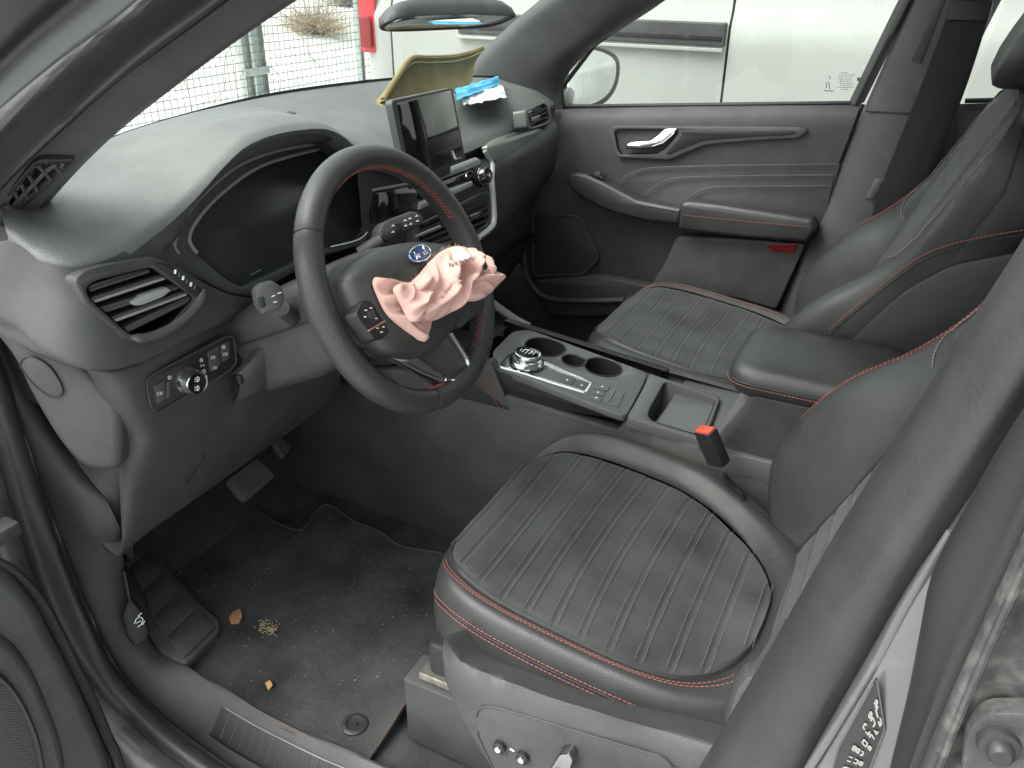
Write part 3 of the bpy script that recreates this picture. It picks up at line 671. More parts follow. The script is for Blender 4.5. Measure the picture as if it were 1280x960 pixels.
btn([(600, 408), (652, 424), (636, 444), (580, 430)], 'button', m_=SAT, mark=1); btn([(578, 434), (632, 448), (622, 464), (568, 452)], 'button', m_=SAT, mark=1); btn([(568, 456), (620, 468), (612, 486), (572, 474)], 'button', m_=SAT, mark=1)
P = c6([(656, 426), (708, 450), (684, 506), (620, 488)], .002); b = build('parking_brake_switch', M().plate(rp(P, .004), CTN, .005, .001), SAT, cc)
a = c6([(672, 436), (642, 486)], .0035); build('slot', M().tube(a, .0012, 6, upv=CTN, flat=.4), GLO, b)
# rear tray
tr_o = c6([(806, 372), (1092, 466), (1060, 560), (1020, 645), (1000, 632), (716, 546), (782, 428)])
tr_i = c6([(868, 404), (1074, 476), (1040, 560), (1012, 622), (822, 566), (800, 545), (806, 515)])
build('tray_rim', M().plate(rp(tr_o, .006), CTN, .02, .003, [rp(tr_i, .012)]), SAT, cc)
ti = rp(tr_i, .012); tc = sum(ti, V())/len(ti)
build('tray', M().grid([ti, [tc+(p-tc)*.96-CTN*.01 for p in ti], [tc+(p-tc)*.9-CTN*.042 for p in ti], [tc+(p-tc)*.84-CTN*.047 for p in ti], [tc-CTN*.047 for p in ti]], False, True), PLA, cc, flip=True)
build('rear_frame', M().box(V((.55, 0, .34)), YX, YY, YZ, .55, .225, .04, .01), SAT, cc)
# armrest pedestal and lid
SUD = mat('pedestal_fabric', (.03, .03, .031), .9, bump=[('n', 500, .001)], sheen=.4, var=(18, .7, 1.4))
ped = [[V((x0, y, z)) for x0, y in ((xf, -.09), (xf, .09), (.78, .09), (.78, -.09))] for xf, z in ((.352, .345), (.385, .40), (.43, .458))]
ped = [rp([V((a, -.106, z)), V((a, .106, z)), V((.80, .106, z)), V((.80, -.106, z))], .02, 5) for a, z in ((.37, .33), (.385, .37), (.41, .42), (.43, .462))]
build('armrest_pedestal', M().grid(ped, False, True, True), SUD, cc)
def rsq(c, hx, hy, z, r): return rp([V((c-hx, -hy-.006, z)), V((c-hx*1.0, hy-.006, z)), V((c+hx, hy-.006, z)), V((c+hx, -hy-.006, z))], r, 8)
ac = .515
lid = [rsq(ac, .10, .078, .452, .035), rsq(ac, .12, .092, .457, .045), rsq(ac, .128, .100, .47, .05), rsq(ac, .130, .102, .485, .05), rsq(ac, .126, .098, .499, .05), rsq(ac, .113, .086, .508, .045), rsq(ac, .09, .05, .512, .03), rsq(ac, .02, .01, .513, .004)]
al = build('armrest_lid', M().grid(lid, False, True, True), LEA, cc, sharp=80)
ln = [p+V((0, 0, 0)) for p in rsq(ac, .1305, .1025, .482, .05)]
build('seam', M().tube(even(ln+[ln[0]], 120)[:-1], .0012, 6, True), LEA, al)
ln = rsq(ac, .132, .104, .478, .05); build('red_stitching', M().stitch(ln+[ln[0]], lift=(0, 0, 0)), RED, al, kind='stuff')
build('lid_latch', M().box(V((.40, .0, .452)), YY, YX, YZ, .05, .015, .02, .004), CHD, al)
# leather knee pad in front
P = aty([(556, 494, -.113), (560, 455, -.113), (613, 452, -.113), (639, 514, -.113)])
kp = build('knee_pad', M().plate(rp(P, .006), (0, -1, 0), .02, .004), LEA, cc)
for d in (0, 6): build('red_stitching', M().stitch(ats([(597+d, 462), (612+d, 487), (625+d, 511)], Y=-.114), lift=(0, -.0006, 0)), RED, kp, kind='stuff')
P = ats([(575, 352), (598, 366), (622, 384), (645, 400), (662, 409)], Y=.108)
build('front_lip', M().tube(cr(P, 20), .009, 8), SAT, cc)
build('storage_bay', M().grid([[V((x, y, z)) for y in (-.10, 0, .105)] for x, z in ((-.09, .40), (-.2, .36), (-.34, .38), (-.42, .5))]), DKP, cc)

# seat belt buckle of the driver's seat
bk = thing('belt_buckle', 'black seat belt buckle with red release button between driver seat and console', 'buckle', at(925, 615, Y=-.15))
c = at(890, 558, Y=-.165); ax = (V((-.42, -.12, .90))).normalized(); sx = V((.85, -.45, .30)); sx = (sx-ax*sx.dot(ax)).normalized(); sy = ax.cross(sx)
build('body', M().box(c-ax*.0, sx, sy, ax, .034, .022, .062, .005), DKP, bk)
build('release_button', M().box(c+ax*.0235, sx, sy, ax, .029, .0175, .02, .003), REP, bk)
build('strap', M().tube(cr([c-ax*.055, c-ax*.075+V((.01, 0, 0)), at(930, 622, Y=-.165), at(930, 622, Y=-.165)+V((.02, 0, -.06))], 12), .009, 8, flat=.4), DKP, bk)
# ------------------------------------------------------------------ passenger door
pd = thing('passenger_door', 'closed passenger door with grey inner panel, chrome pull handle and leather armrest', 'car door', (0, .72, .1))
row = [([(690, 134), (800, 131), (950, 129), (1076, 128)], .745), ([(690, 138), (800, 136), (950, 134), (1074, 134)], .725), ([(688, 150), (800, 149), (950, 149), (1069, 150)], .712), ([(682, 200), (800, 200), (950, 202), (1048, 205)], .716), ([(672, 240), (800, 240), (950, 242), (1032, 246)], .716),
       ([(655, 290), (760, 290), (900, 295), (1010, 298)], .722), ([(645, 345), (760, 350), (880, 352), (985, 355)], .735), ([(640, 430), (760, 430), (880, 430), (960, 430)], .745)]
build('door_panel', rails([ats(L, Y=y) for L, y in row], 50, 4), PLA, pd, sharp=80)
def q2(L, Y): return ats([(640+a/2, b/2) for a, b in L], Y=Y)
bz = q2([(238, 330), (250, 314), (420, 316), (726, 318), (742, 326), (716, 346), (600, 352), (485, 362), (425, 386), (392, 400), (300, 396), (262, 394)], .703)
hz = q2([(256, 330), (266, 324), (414, 324), (414, 336), (382, 372), (362, 384), (272, 386), (264, 376)], .703)
tr = build('handle_bezel', M().plate(rp(bz, .008), (0, -1, 0), .012, .003, [rp(hz, .004)]), PLG, pd)
hi = q2([(424, 328), (700, 326), (716, 330), (700, 338), (600, 343), (480, 352), (420, 376), (392, 388), (384, 384), (424, 338)], .7025)
build('bezel_inlay', M().plate(rp(hi, .004), (0, -1, 0), .003, .001), DKP, tr)
hl_ = rp(hz, .004); hc = sum(hl_, V())/len(hl_)
build('handle_bowl', M().grid([hl_, [p+V((0, .012, 0)) for p in hl_], [hc+(p-hc)*.9+V((0, .026, .0)) for p in hl_], [hc+V((0, .028, 0)) for p in hl_]], False, True), DKP, tr, flip=True)
dh = q2([(284, 372), (288, 360), (300, 355), (346, 352), (364, 338), (380, 322), (411, 320), (404, 336), (378, 360), (352, 370), (292, 374)], .692)
build('pull_handle', M().plate(rp(dh, .004), (0, -1, .2), .016, .004), CHR, pd)
# three stepped shells with curved upper edges
for k, (L, y) in enumerate((([(258, 462), (276, 448), (300, 432), (350, 420), (500, 415), (820, 411), (780, 560), (420, 560), (315, 515)], .7115), ([(312, 502), (330, 488), (350, 472), (385, 452), (430, 444), (600, 440), (806, 438), (780, 560), (420, 560)], .708), ([(434, 505), (450, 490), (470, 477), (500, 469), (560, 467), (800, 465), (780, 560), (440, 560)], .7045))):
    build('stepped_shell', M().plate(rp(q2(L, y), [0, .02, .02, .02, 0, 0, 0, 0, 0][:len(L)]), (0, -1, 0), .008, .0022), PLA, pd)
for L, y in (([(258, 462), (276, 448), (300, 432), (350, 420), (500, 415), (810, 411)], .7035), ([(314, 502), (330, 488), (350, 472), (385, 452), (430, 444), (600, 440), (800, 438)], .700), ([(434, 505), (450, 490), (470, 477), (500, 469), (560, 467), (788, 465)], .6965)): build('shell_edge', M().tube(cr(q2(L, y), 40), .0022, 6), PLG, pd)
po = q2([(134, 452), (138, 440), (155, 432), (182, 436), (240, 462), (312, 500), (425, 522), (418, 562), (330, 552), (250, 532), (190, 505), (142, 474)], .655)
pp = build('switch_pod', M().plate(rp(po, .007), (0, -1, .1), .06, .009), LEA, pd, sharp=60)
sw_ = q2([(172, 438), (186, 436), (226, 455), (212, 462)], .662)
s_ = build('switch_plate', M().box(sum(sw_, V())/4+V((0, .02, .006)), YX, YY, YZ, .055, .03, .006, .003), GLO, pp)
build('window_switch', M().box(sum(sw_, V())/4+V((.008, .02, .011)), YX, YY, YZ, .018, .014, .008, .003), PLA, s_)
ar = q2([(420, 508), (440, 503), (520, 512), (750, 548), (760, 575), (735, 607), (560, 592), (415, 575)], .648)
a_ = build('armrest', M().plate(rp(ar, .008), (0, -1, .1), .07, .010), LEA, pd, sharp=60)
build('red_stitching', M().stitch(q2([(428, 538), (560, 551), (742, 568)], .647), lift=(0, -.0006, 0)), RED, a_, kind='stuff')
lp_ = q2([(412, 590), (560, 596), (735, 610), (660, 775), (560, 745), (345, 716), (380, 660)], .69)
build('lower_panel', M().plate(rp(lp_, .012), (0, -1, 0), .035, .006), PLG, pd)
build('red_reflector', M().plate(rp(q2([(638, 612), (714, 608), (706, 634), (648, 628)], .686), .003), (0, -1, 0), .006, .0015), RDR, pd)
sp_ = q2([(52, 545), (60, 535), (160, 540), (176, 555), (216, 640), (208, 656), (176, 686), (60, 690), (52, 680)], .712)
s_ = build('speaker_grille', M().plate(rp(sp_, .006), (0, -1, 0), .012, .002), MSH, pd); setuv(s_, lambda p: (p.x*280, p.z*280))
build('grille_frame', M().tube(even(rp(sp_, .006)+[rp(sp_, .006)[0]], 80)[:-1], .0035, 8, True), PLA, pd)
for L in ([(20, 550), (30, 640), (45, 705), (90, 745), (180, 752), (280, 750)],): build('pocket_ridge', M().tube(cr(q2(L, .695), 30), .0075, 8), PLG, pd)
build('pocket', M().plate(rp(q2([(60, 700), (210, 690), (350, 716), (340, 790), (90, 790)], .70), .01), (0, -1, 0), .03, .004), PLA, pd)
# window and its frame
wg = aty([(700, 131, .74), (1073, 127, .74), (1145, -20, .72), (1190, -110, .70), (960, -110, .70), (836, -6, .71), (745, 54, .735), (703, 108, .74)])
gl = build('window_pane', M().grid([cr(wg[:2], 12), cr([wg[0].lerp(wg[7], .5)]+[wg[1].lerp(wg[2], .4)], 12), cr([wg[7], wg[1].lerp(wg[2], .55)], 12), cr([wg[6], wg[2]], 12), cr([wg[5], wg[2].lerp(wg[3], .3)], 12), cr([wg[4], wg[3]], 12)]), GLS, pd)
build('belt_seal', M().tube([at(694, 133, Y=.738), at(1076, 128.5, Y=.738)], .0045, 8), DKP, pd)
build('window_frame', rails([aty([(1205, -110, .70), (1148, -6, .71), (1080, 128, .738)]), aty([(1196, -110, .69), (1138, -6, .70), (1068, 131, .728)]), aty([(1182, -110, .71), (1126, -6, .72), (1060, 130, .742)])], 20, 3), PLA, pd)
build('frame_sealing', M().tube(aty([(704, 134, .735), (702, 110, .732), (744, 55, .73), (790, 24, .72), (838, -8, .705), (950, -100, .69)]), .006, 8), DKP, pd)
build('rear_edge', M().tube(aty([(1078, 130, .73), (1036, 235, .725), (1000, 320, .725), (960, 410, .73)]), .007, 8), DKP, pd)
m = M(); rg = random.Random(5)
for r_ in range(9):
    y = 91+2.6*r_; x0, x1 = 1046+rg.random()*4, 1064+rg.random()*6
    if r_ in (0, 8): x0, x1 = 1051, 1060
    while x0 < x1:
        L = rg.uniform(1.5, 4); m.tube(ats([(x0, y), (min(x0+L, x1), y)], Y=.7365), .00065, 4); x0 += L+1
for L in ([(1033, 103), (1033, 110)], [(1036, 102), (1037, 111)], [(1030, 113), (1042, 114)], [(1037, 95), (1038, 99)]): m.tube(ats(L, Y=.7365), .0009, 4)
m.box(at(1073.5, 99, Y=.736), YX, YZ, -YY, .007, .007, .001)
build('etched_marks', m, mat('etched_grey', (.12, .13, .13), .8), gl, kind='stuff')
# outside mirror of the passenger door
mr = q_ = None
mp = (V((-.285, .93, .78)), V((1, -.22, .08)).normalized())
go = ats([(707, 96), (708, 80), (714, 68), (728, 62), (748, 64), (764, 72), (769, 84), (766, 104), (756, 120), (738, 130), (716, 131), (709, 118)], pl=mp)
hsg = ats([(699, 100), (701, 78), (710, 63), (728, 57), (752, 60), (770, 69), (775, 84), (771, 108), (759, 126), (740, 135), (712, 136), (702, 124)], pl=mp)
ho = cr(hsg, 48, True); hc_ = sum(ho, V())/48
mh = build('outside_mirror', M().grid([[hc_+(p-hc_)*.93+mp[1]*.002 for p in ho], [p.copy() for p in ho], [p-mp[1]*.02 for p in ho], [hc_+(p-hc_)*.97-mp[1]*.06 for p in ho], [hc_+(p-hc_)*.8-mp[1]*.1 for p in ho], [hc_+(p-hc_)*.3-mp[1]*.12 for p in ho]], False, True, True), GLO, pd, sharp=60)
build('mirror_glass', M().plate(cr([p+mp[1]*.004 for p in go], 48, True), mp[1], .004, .001), MIR, mh)
build('mirror_foot', M().tube(cr([hc_-mp[1]*.05+V((0, -.06, -.03)), V((-.30, .80, .73)), V((-.30, .74, .72))], 10), .028, 10), GLO, mh)
build('outer_skin', M().box(V((.08, .80, .30)), YX, YZ, YY, 1.0, .85, .03, .02), PNT, pd)

# far middle pillar and rear passenger door window
bp = build('middle_pillar_trim', rails([aty([(1150, -20, .712), (1085, 125, .722), (1040, 236, .722), (1000, 325, .722), (955, 430, .73)]), aty([(1158, -20, .69), (1094, 125, .70), (1049, 236, .70), (1008, 325, .70), (965, 430, .71)]), aty([(1188, -20, .675), (1130, 125, .68), (1090, 235, .68), (1048, 325, .68), (1005, 430, .69)]), aty([(1236, -20, .675), (1190, 120, .68), (1160, 200, .68), (1110, 330, .68), (1060, 430, .69)]), aty([(1262, -20, .70), (1222, 60, .70), (1200, 125, .70), (1180, 240, .70), (1120, 430, .71)])], 40, 5), PLG, body)
build('pillar_joint', M().tube(aty([(1083, 139, .696), (1130, 142, .677), (1176, 139, .678)]), .0018, 6), DKP, bp)
rpd = thing('rear_door', 'rear passenger door with small strip of window visible behind the passenger seat', 'car door', (.9, .72, .2))
build('door_panel', rails([aty([(1195, 130, .735), (1290, 127, .735), (1420, 124, .735)]), aty([(1195, 136, .715), (1290, 133, .715), (1420, 130, .715)]), aty([(1100, 300, .715), (1290, 300, .715), (1420, 300, .715)]), aty([(1080, 620, .72), (1290, 620, .72), (1500, 620, .72)])], 20, 4), PLA, rpd)
build('window_pane', M().grid([aty([(1206, 126, .735), (1420, 120, .735)]), aty([(1265, -20, .71), (1500, -40, .71)])]), GLS, rpd)
build('belt_seal', M().tube(aty([(1206, 126, .73), (1300, 124, .73), (1420, 121, .73)]), .005, 8), DKP, rpd)
# front passenger's belt
sb = thing('seat_belt', 'black seat belt webbing hanging down the far middle pillar', 'seat belt', at(1100, 250, Y=.66))
W0 = aty([(1198, -30, .655), (1180, 30, .655), (1150, 110, .655), (1118, 190, .655), (1100, 235, .655), (1090, 270, .66)]); W1 = aty([(1248, -30, .66), (1232, 30, .66), (1206, 110, .66), (1172, 195, .66), (1150, 245, .66), (1140, 275, .665)])
WEB = mat('belt_webbing', (.014, .014, .015), .75, bump=[('n', 900, .0005)], sheen=.3)
build('webbing', rails([W0, [a.lerp(b, .5)+V((0, -.004, 0)) for a, b in zip(W0, W1)], W1, off(W1, (0, .003, 0)), [a.lerp(b, .5)+V((0, -.001, 0)) for a, b in zip(W0, W1)], off(W0, (0, .003, 0)), W0], 40, 3), WEB, sb)
build('guide_loop', M().box(at(1212, 12, Y=.655), V((1, 0, .1)), YY, YZ, .075, .02, .035, .008), DKP, sb)
build('guide_strip', M().plate(rp(aty([(1183, -30, .674), (1194, -30, .674), (1150, 80, .674), (1138, 76, .674)]), .003), (0, -1, 0), .004, .001), PLG, sb)
build('end_anchor', M().box(at(1093, 236, Y=.66), V((.3, 0, 1)), YX, -YY, .05, .02, .012, .004), SAT, sb)
# ------------------------------------------------------------------ dashboard
db = thing('dashboard', 'grey topped dashboard with dark instrument display, air vents and light switch panel', 'dashboard', (-.35, 0, .3))
LIP = atx([(8, 290, -.335), (40, 318, -.30), (68, 331, -.272), (100, 332, -.255), (150, 316, -.242), (200, 281, -.237), (240, 246, -.232), (280, 203, -.226), (310, 178, -.222), (350, 164, -.22), (400, 159, -.22), (425, 167, -.22), (447, 184, -.225), (490, 202, -.24), (540, 203, -.25), (585, 187, -.25), (640, 160, -.25), (676, 137, -.255), (696, 129, -.28)])
wb, lp = cr(WB, 90), cr(LIP, 90)
T1 = [a.lerp(b, .35)+V((0, 0, .010)) for a, b in zip(wb, lp)]
T2 = [a.lerp(b, .72)+V((0, 0, .016)) for a, b in zip(wb, lp)]
T3 = [a.lerp(b, .94)+V((0, 0, .008)) for a, b in zip(wb, lp)]
LF = [p+V((-.002, 0, -.010)) for p in lp]; LB = [p+V((-.03, 0, -.016)) for p in lp]
build('top_pad', rails([off(wb, (-.05, 0, -.02)), wb, T1, T2, T3, lp, LF, LB], 90, 5), PAD, db, sharp=70)
bt = at(361, 142, Z=.835)
build('light_sensor', M().lathe(bt, YZ, [(0, .004), (.006, .0035), (.008, .002), (.011, .002), (.0125, 0)], 24), PLG, db)
build('speaker_slot', M().tube([at(278, 151, Z=.836), at(300, 146, Z=.836)], .0015, 6), DKP, db)
# brow round the instruments
BW0 = atx([(150, 318, -.244), (200, 283, -.24), (240, 248, -.234), (280, 205, -.229), (310, 180, -.225), (350, 166, -.223), (400, 161, -.223), (425, 169, -.223), (449, 187, -.228)])
BW1 = atx([(178, 330, -.25), (217, 303, -.243), (237, 265, -.240), (262, 234, -.238), (300, 205, -.236), (350, 186, -.236), (414, 176, -.236), (428, 182, -.236), (447, 200, -.238)])
build('instrument_hood', rails([off(BW0, (-.01, 0, .002)), BW0, [a.lerp(b, .5)+V((.004, 0, 0)) for a, b in zip(cr(BW0, 50), cr(BW1, 50))], BW1, off(BW1, (-.05, 0, -.008))], 50, 4), PLA, db)
CLP = (V((-.275, -.3, .70)), V((.95, 0, .30)).normalized())
bo_ = [(213, 304), (233, 262), (258, 231), (298, 202), (350, 183), (414, 173), (445, 186), (468, 224), (470, 272), (458, 304), (400, 322), (316, 371), (284, 366), (240, 343), (218, 322)]
bi_ = [(236, 298), (250, 270), (279, 240), (319, 211), (360, 196), (413, 183), (440, 194), (462, 226), (463, 270), (452, 296), (400, 312), (301, 358), (281, 346), (246, 316)]
ib = build('instrument_bezel', M().plate(rp(ats(bo_, pl=CLP), .012), CLP[1], .03, .005, [rp(ats(bi_, pl=CLP), .010)]), PLG, db)
gp = (CLP[0]-CLP[1]*.012, CLP[1])
build('instrument_display', M().plate(rp([p+( p-sum(ats(bi_, pl=gp), V())/len(bi_))*.04 for p in ats(bi_, pl=gp)], .01), CLP[1], .004, .0005), DSP, ib)
lip_ = lambda L, d: cr([at(u, v, pl=(CLP[0]+CLP[1]*d, CLP[1])) for u, v in L], 40)
build('chrome_line', M().tube(lip_([(246, 316), (236, 298), (250, 270), (279, 240), (319, 211), (360, 196), (413, 183)], .0), .0028, 8), BAR, ib)
build('chrome_line', M().tube(lip_([(440, 194), (462, 226), (464, 270), (452, 297), (412, 309)], -.0), .0022, 8), CHD, ib)
build('rim_line', M().tube(lip_([(222, 318), (217, 303), (236, 264), (262, 234), (300, 205), (350, 187), (412, 177)], .0005), .0036, 8), BAR, ib)
a = ats([(313, 344), (326, 337)], pl=(gp[0]+gp[1]*.0006, gp[1])); build('lit_strip', M().tube(a, .0012, 6, flat=.3, upv=CLP[1]), mat('green_print', (.10, .22, .10), .4), ib)

# upper fascia round the left vent
vent_o = [(93, 350), (106, 338), (130, 331), (192, 320), (216, 329), (257, 357), (247, 378), (214, 409), (170, 427), (152, 424), (136, 408), (108, 382)]
vent_i = [(108, 361), (120, 352), (189, 335), (242, 373), (206, 410), (166, 419), (155, 411), (114, 374)]
ra = atx([(-6, 305, -.35), (20, 306, -.32), (44, 321, -.296), (75, 333, -.266), (110, 332, -.250), (150, 317, -.242), (196, 284, -.243), (214, 303, -.246), (240, 343, -.246), (284, 367, -.246), (318, 373, -.246)])
rb = atx([(-12, 350, -.36), (20, 356, -.325), (44, 372, -.296), (74, 388, -.262), (108, 396, -.240), (150, 392, -.230), (200, 372, -.231), (232, 372, -.234), (258, 378, -.237), (290, 384, -.24), (312, 386, -.246)])
rc = atx([(-15, 385, -.37), (20, 402, -.325), (44, 423, -.295), (74, 440, -.262), (106, 452, -.240), (140, 452, -.229), (172, 444, -.226), (202, 432, -.226), (232, 418, -.226), (270, 400, -.229), (302, 386, -.24)])
rd_ = [p+V((-.006, 0, -.012)) for p in rc]
fm = rails([ra, rb, rc, rd_, [p+V((-.05, .0, .0)) for p in rd_]], 90, 8)
fm.f = [f for f in fm.f if not inside(pr(sum((fm.v[i] for i in f), V())/4), [((u-175)*.93+175, (v-374)*.93+374) for u, v in vent_o])]
build('upper_fascia', fm, PLA, db, sharp=60)
VP = (V((-.223, -.62, .685)), V((1, -.12, .10)).normalized())
vo, vi = ats(vent_o, pl=VP), ats(vent_i, pl=VP)
av = build('air_vent', M().plate(rp(vo, .006), VP[1], .03, .004, [rp(vi, .006)]), PLA, db)
vb = (VP[0]-VP[1]*.045, VP[1]); vc = sum(vi, V())/len(vi)
build('vent_duct', M().grid([rp(vi, .006), [vc+(p-vc)*.95-VP[1]*.05 for p in rp(vi, .006)], [vc-VP[1]*.05 for p in rp(vi, .006)]], False, True), GLO, av, flip=True)
def c4v(x, y): return (80+x/2.667, 280+y/2.667)
for a, b in (((84, 222), (282, 158)), ((92, 262), (345, 178)), ((120, 296), (388, 210)), ((162, 326), (405, 236)), ((208, 358), (422, 252))):
    d0 = (VP[0]-VP[1]*.006, VP[1]); A, B = at(*c4v(*a), pl=d0), at(*c4v(*b), pl=d0); ux = (B-A).normalized(); uz = VP[1].cross(ux)
    if uz.z < 0: uz = -uz
    dep = (VP[1]*.9-uz*.35).normalized(); mm = M().box((A+B)/2-dep*.012, ux, dep, uz, (B-A).length, .026, .0035, .0015); build('slat', mm, PLA, av)
    build('slat_edge', M().tube([A+uz*.0005, B+uz*.0005], .0021, 6), BAR if a[1] in (262, 326) else SAT, av)
for t_ in (.2, .4, .6, .8):
    A = at(*c4v(lerp(90, 290, t_), lerp(210, 150, t_)), pl=vb); B = at(*c4v(lerp(200, 420, t_), lerp(365, 250, t_)), pl=vb); build('cross_vane', M().tube([A, B], .0025, 5, flat=.4), DKP, av)
tb = [at(*c4v(x, y), pl=(VP[0]+VP[1]*.002, VP[1])) for x, y in ((226, 262), (262, 238), (346, 210), (362, 222), (330, 246), (262, 272), (240, 274))]
build('vent_tab', M().plate(rp(tb, .003), VP[1], .012, .003), BAR, av)
st_ = [at(*c4v(x, y), pl=(VP[0]+VP[1]*.003, VP[1])) for x, y in ((300, 128), (358, 132), (468, 225), (442, 246))]
ap = build('adjuster_plate', M().plate(rp(st_, .004), VP[1], .014, .002), DKP, av)
for k in range(6):
    A = at(*c4v(372+13*k, 152+10.5*k), pl=(VP[0]+VP[1]*.006, VP[1])); B = at(*c4v(366+13*k+4, 166+10.5*k), pl=(VP[0]+VP[1]*.006, VP[1])); build('thumbwheel_ridge', M().tube([A, B], .0016, 6), WHI if k % 2 == 0 else PLG, ap)
cp = [at(*c4v(x, y), pl=(VP[0]+VP[1]*.001, VP[1])) for x, y in ((222, 376), (270, 380), (345, 352), (405, 310), (445, 265), (468, 218))]
build('vent_crescent', M().tube(cr(cp, 30), [.002, .004]+[.006]*26+[.004, .002], 8), SAT, av)  # paler lip, highlight of the lower vent edge put into its colour

# knee panel with light switches
k0 = atx([(106, 460, -.262), (145, 465, -.240), (200, 443, -.236), (250, 418, -.236), (302, 392, -.243)])
k1 = atx([(125, 492, -.27), (166, 508, -.240), (220, 492, -.238), (270, 465, -.238), (303, 440, -.245)])
k2 = atx([(145, 545, -.29), (181, 545, -.250), (225, 532, -.248), (262, 520, -.247), (288, 510, -.247)])
k2b = atx([(145, 545, -.29), (181, 545, -.250), (225, 532, -.248), (262, 520, -.247), (288, 511, -.247), (340, 487, -.247), (425, 448, -.247)])
k3 = atx([(150, 620, -.325), (162, 621, -.300), (205, 602, -.292), (252, 580, -.29), (295, 558, -.288), (350, 530, -.286), (425, 480, -.285)])
k4 = atx([(150, 693, -.365), (153, 692, -.352), (200, 655, -.35), (250, 620, -.35), (300, 584, -.35), (350, 548, -.35), (425, 494, -.35)])
kn = build('knee_panel', rails([off(k0, (-.02, 0, .004)), k0, k1, k2], 60, 7), PLA, db, sharp=75)
build('lower_panel', rails([off(k2b, (-.02, 0, .0)), k2b, k3, k4, off(k4, (-.05, 0, .015))], 60, 7), PLA, db, sharp=75)
build('service_flap', M().tube(cr([p+V((.003, -.001, .001)) for p in atx([(252, 566, -.279), (252, 578, -.286), (244, 594, -.294), (232, 604, -.297)])], 20), .0012, 6), DKP, db)
KP = (at(235, 475, X=-.2235), V((1, -.12, .05)).normalized())
def kx(L, h=0): return [at(*c4v(x, y), pl=(KP[0]+KP[1]*h, KP[1])) for x, y in L]
sp_ = build('switch_panel', M().plate(rp(kx([(274, 522), (300, 498), (548, 372), (566, 378), (576, 462), (552, 490), (318, 628), (298, 624), (284, 590)]), .006), KP[1], .016, .002), DKP, db)
build('panel_outline', M().tube(even(rp(kx([(274, 522), (300, 498), (548, 372), (566, 378), (576, 462), (552, 490), (318, 628), (298, 624), (284, 590)], .0003), .006), 80), .0007, 5, True), PLG, sp_)
c = kx([(417, 522)])[0]; r = (kx([(452, 518)])[0]-kx([(382, 526)])[0]).length/2
kb = build('light_knob', M().lathe(c, KP[1], [(r*1.2, 0), (r*1.18, .003), (r*1.08, .005), (r*1.02, .016), (r*.95, .0185), (r*.86, .018)], 40), CHR, sp_)
build('knob_face', M().lathe(c, KP[1], [(r*.88, .0178), (r*.8, .0172), (0, .0172)], 40), GLO, kb)
m = M(); fc = c+KP[1]*.0176; ky = (kx([(417, 500)])[0]-kx([(417, 540)])[0]).normalized(); kz = KP[1].cross(ky); kz = kz if kz.y > 0 else -kz
def sym(cc, s, kind, mm):
    T = lambda a, b: cc+kz*a*s+ky*b*s
    if kind == 'lamp': mm.tube([T(0, 1), T(.6, .8), T(.9, 0), T(.6, -.8), T(0, -1)], s*.16, 5); mm.tube([T(0, 1), T(0, -1)], s*.16, 5); [mm.tube([T(-.4, v), T(-1.2, v)], s*.13, 5) for v in (-.7, 0, .7)]
    elif kind == 'sun': mm.tube([T(math.cos(a)*.7, math.sin(a)*.7) for a in [k*.785 for k in range(8)]], s*.16, 5, True)
    elif kind == 'side': mm.tube([T(-.3, 0), T(-1, .5)], s*.14, 5); mm.tube([T(-.3, 0), T(-1, -.5)], s*.14, 5); mm.tube([T(.3, 0), T(1, .5)], s*.14, 5); mm.tube([T(.3, 0), T(1, -.5)], s*.14, 5)
    else: mm.tube([T(-1, -.6), T(-1, .6), T(.2, .6), T(.2, -.6)], s*.14, 5, True); [mm.tube([T(.6, v), T(1.2, v)], s*.12, 5) for v in (-.5, 0, .5)]
sym(fc+ky*r*.35, .0034, 'lamp', m); sym(fc-ky*r*.42, .0034, 'lamp', m); build('lamp_symbols', m, WHI, kb)
m = M()
for (x, y), kd in (((352, 512), 'sun'), ((458, 454), 'sun'), ((462, 472), 'side'), ((466, 492), 'lamp'), ((470, 510), 'lamp'), ((497, 445), 'fan'), ((503, 480), 'fan'), ((533, 410), 'sun'), ((538, 434), 'fan')): m = M(); sym(kx([(x, y)], .0028 if x > 480 else .0006)[0], .0030, kd, m); build('symbol', m, WHI, sp_, kind='stuff')
bb = build('dimmer_button', M().plate(rp(kx([(302, 540), (334, 522), (346, 582), (314, 602)], .0025), .003), KP[1], .004, .001), PLA, sp_)
m = M(); sym(kx([(320, 565)], .003)[0], .003, 'fan', m); build('button_symbol', m, WHI, bb)
build('button_divider', M().box(kx([(346, 553)], .0015)[0], ky, kz, KP[1], .022, .004, .004, .001), PLG, sp_)
for L in ([(480, 428), (516, 408), (524, 470), (488, 494)], [(522, 404), (550, 392), (556, 446), (528, 462)]): build('switch_button', M().plate(rp(kx(L, .0018), .002), KP[1], .003, .0008), PLA, sp_)
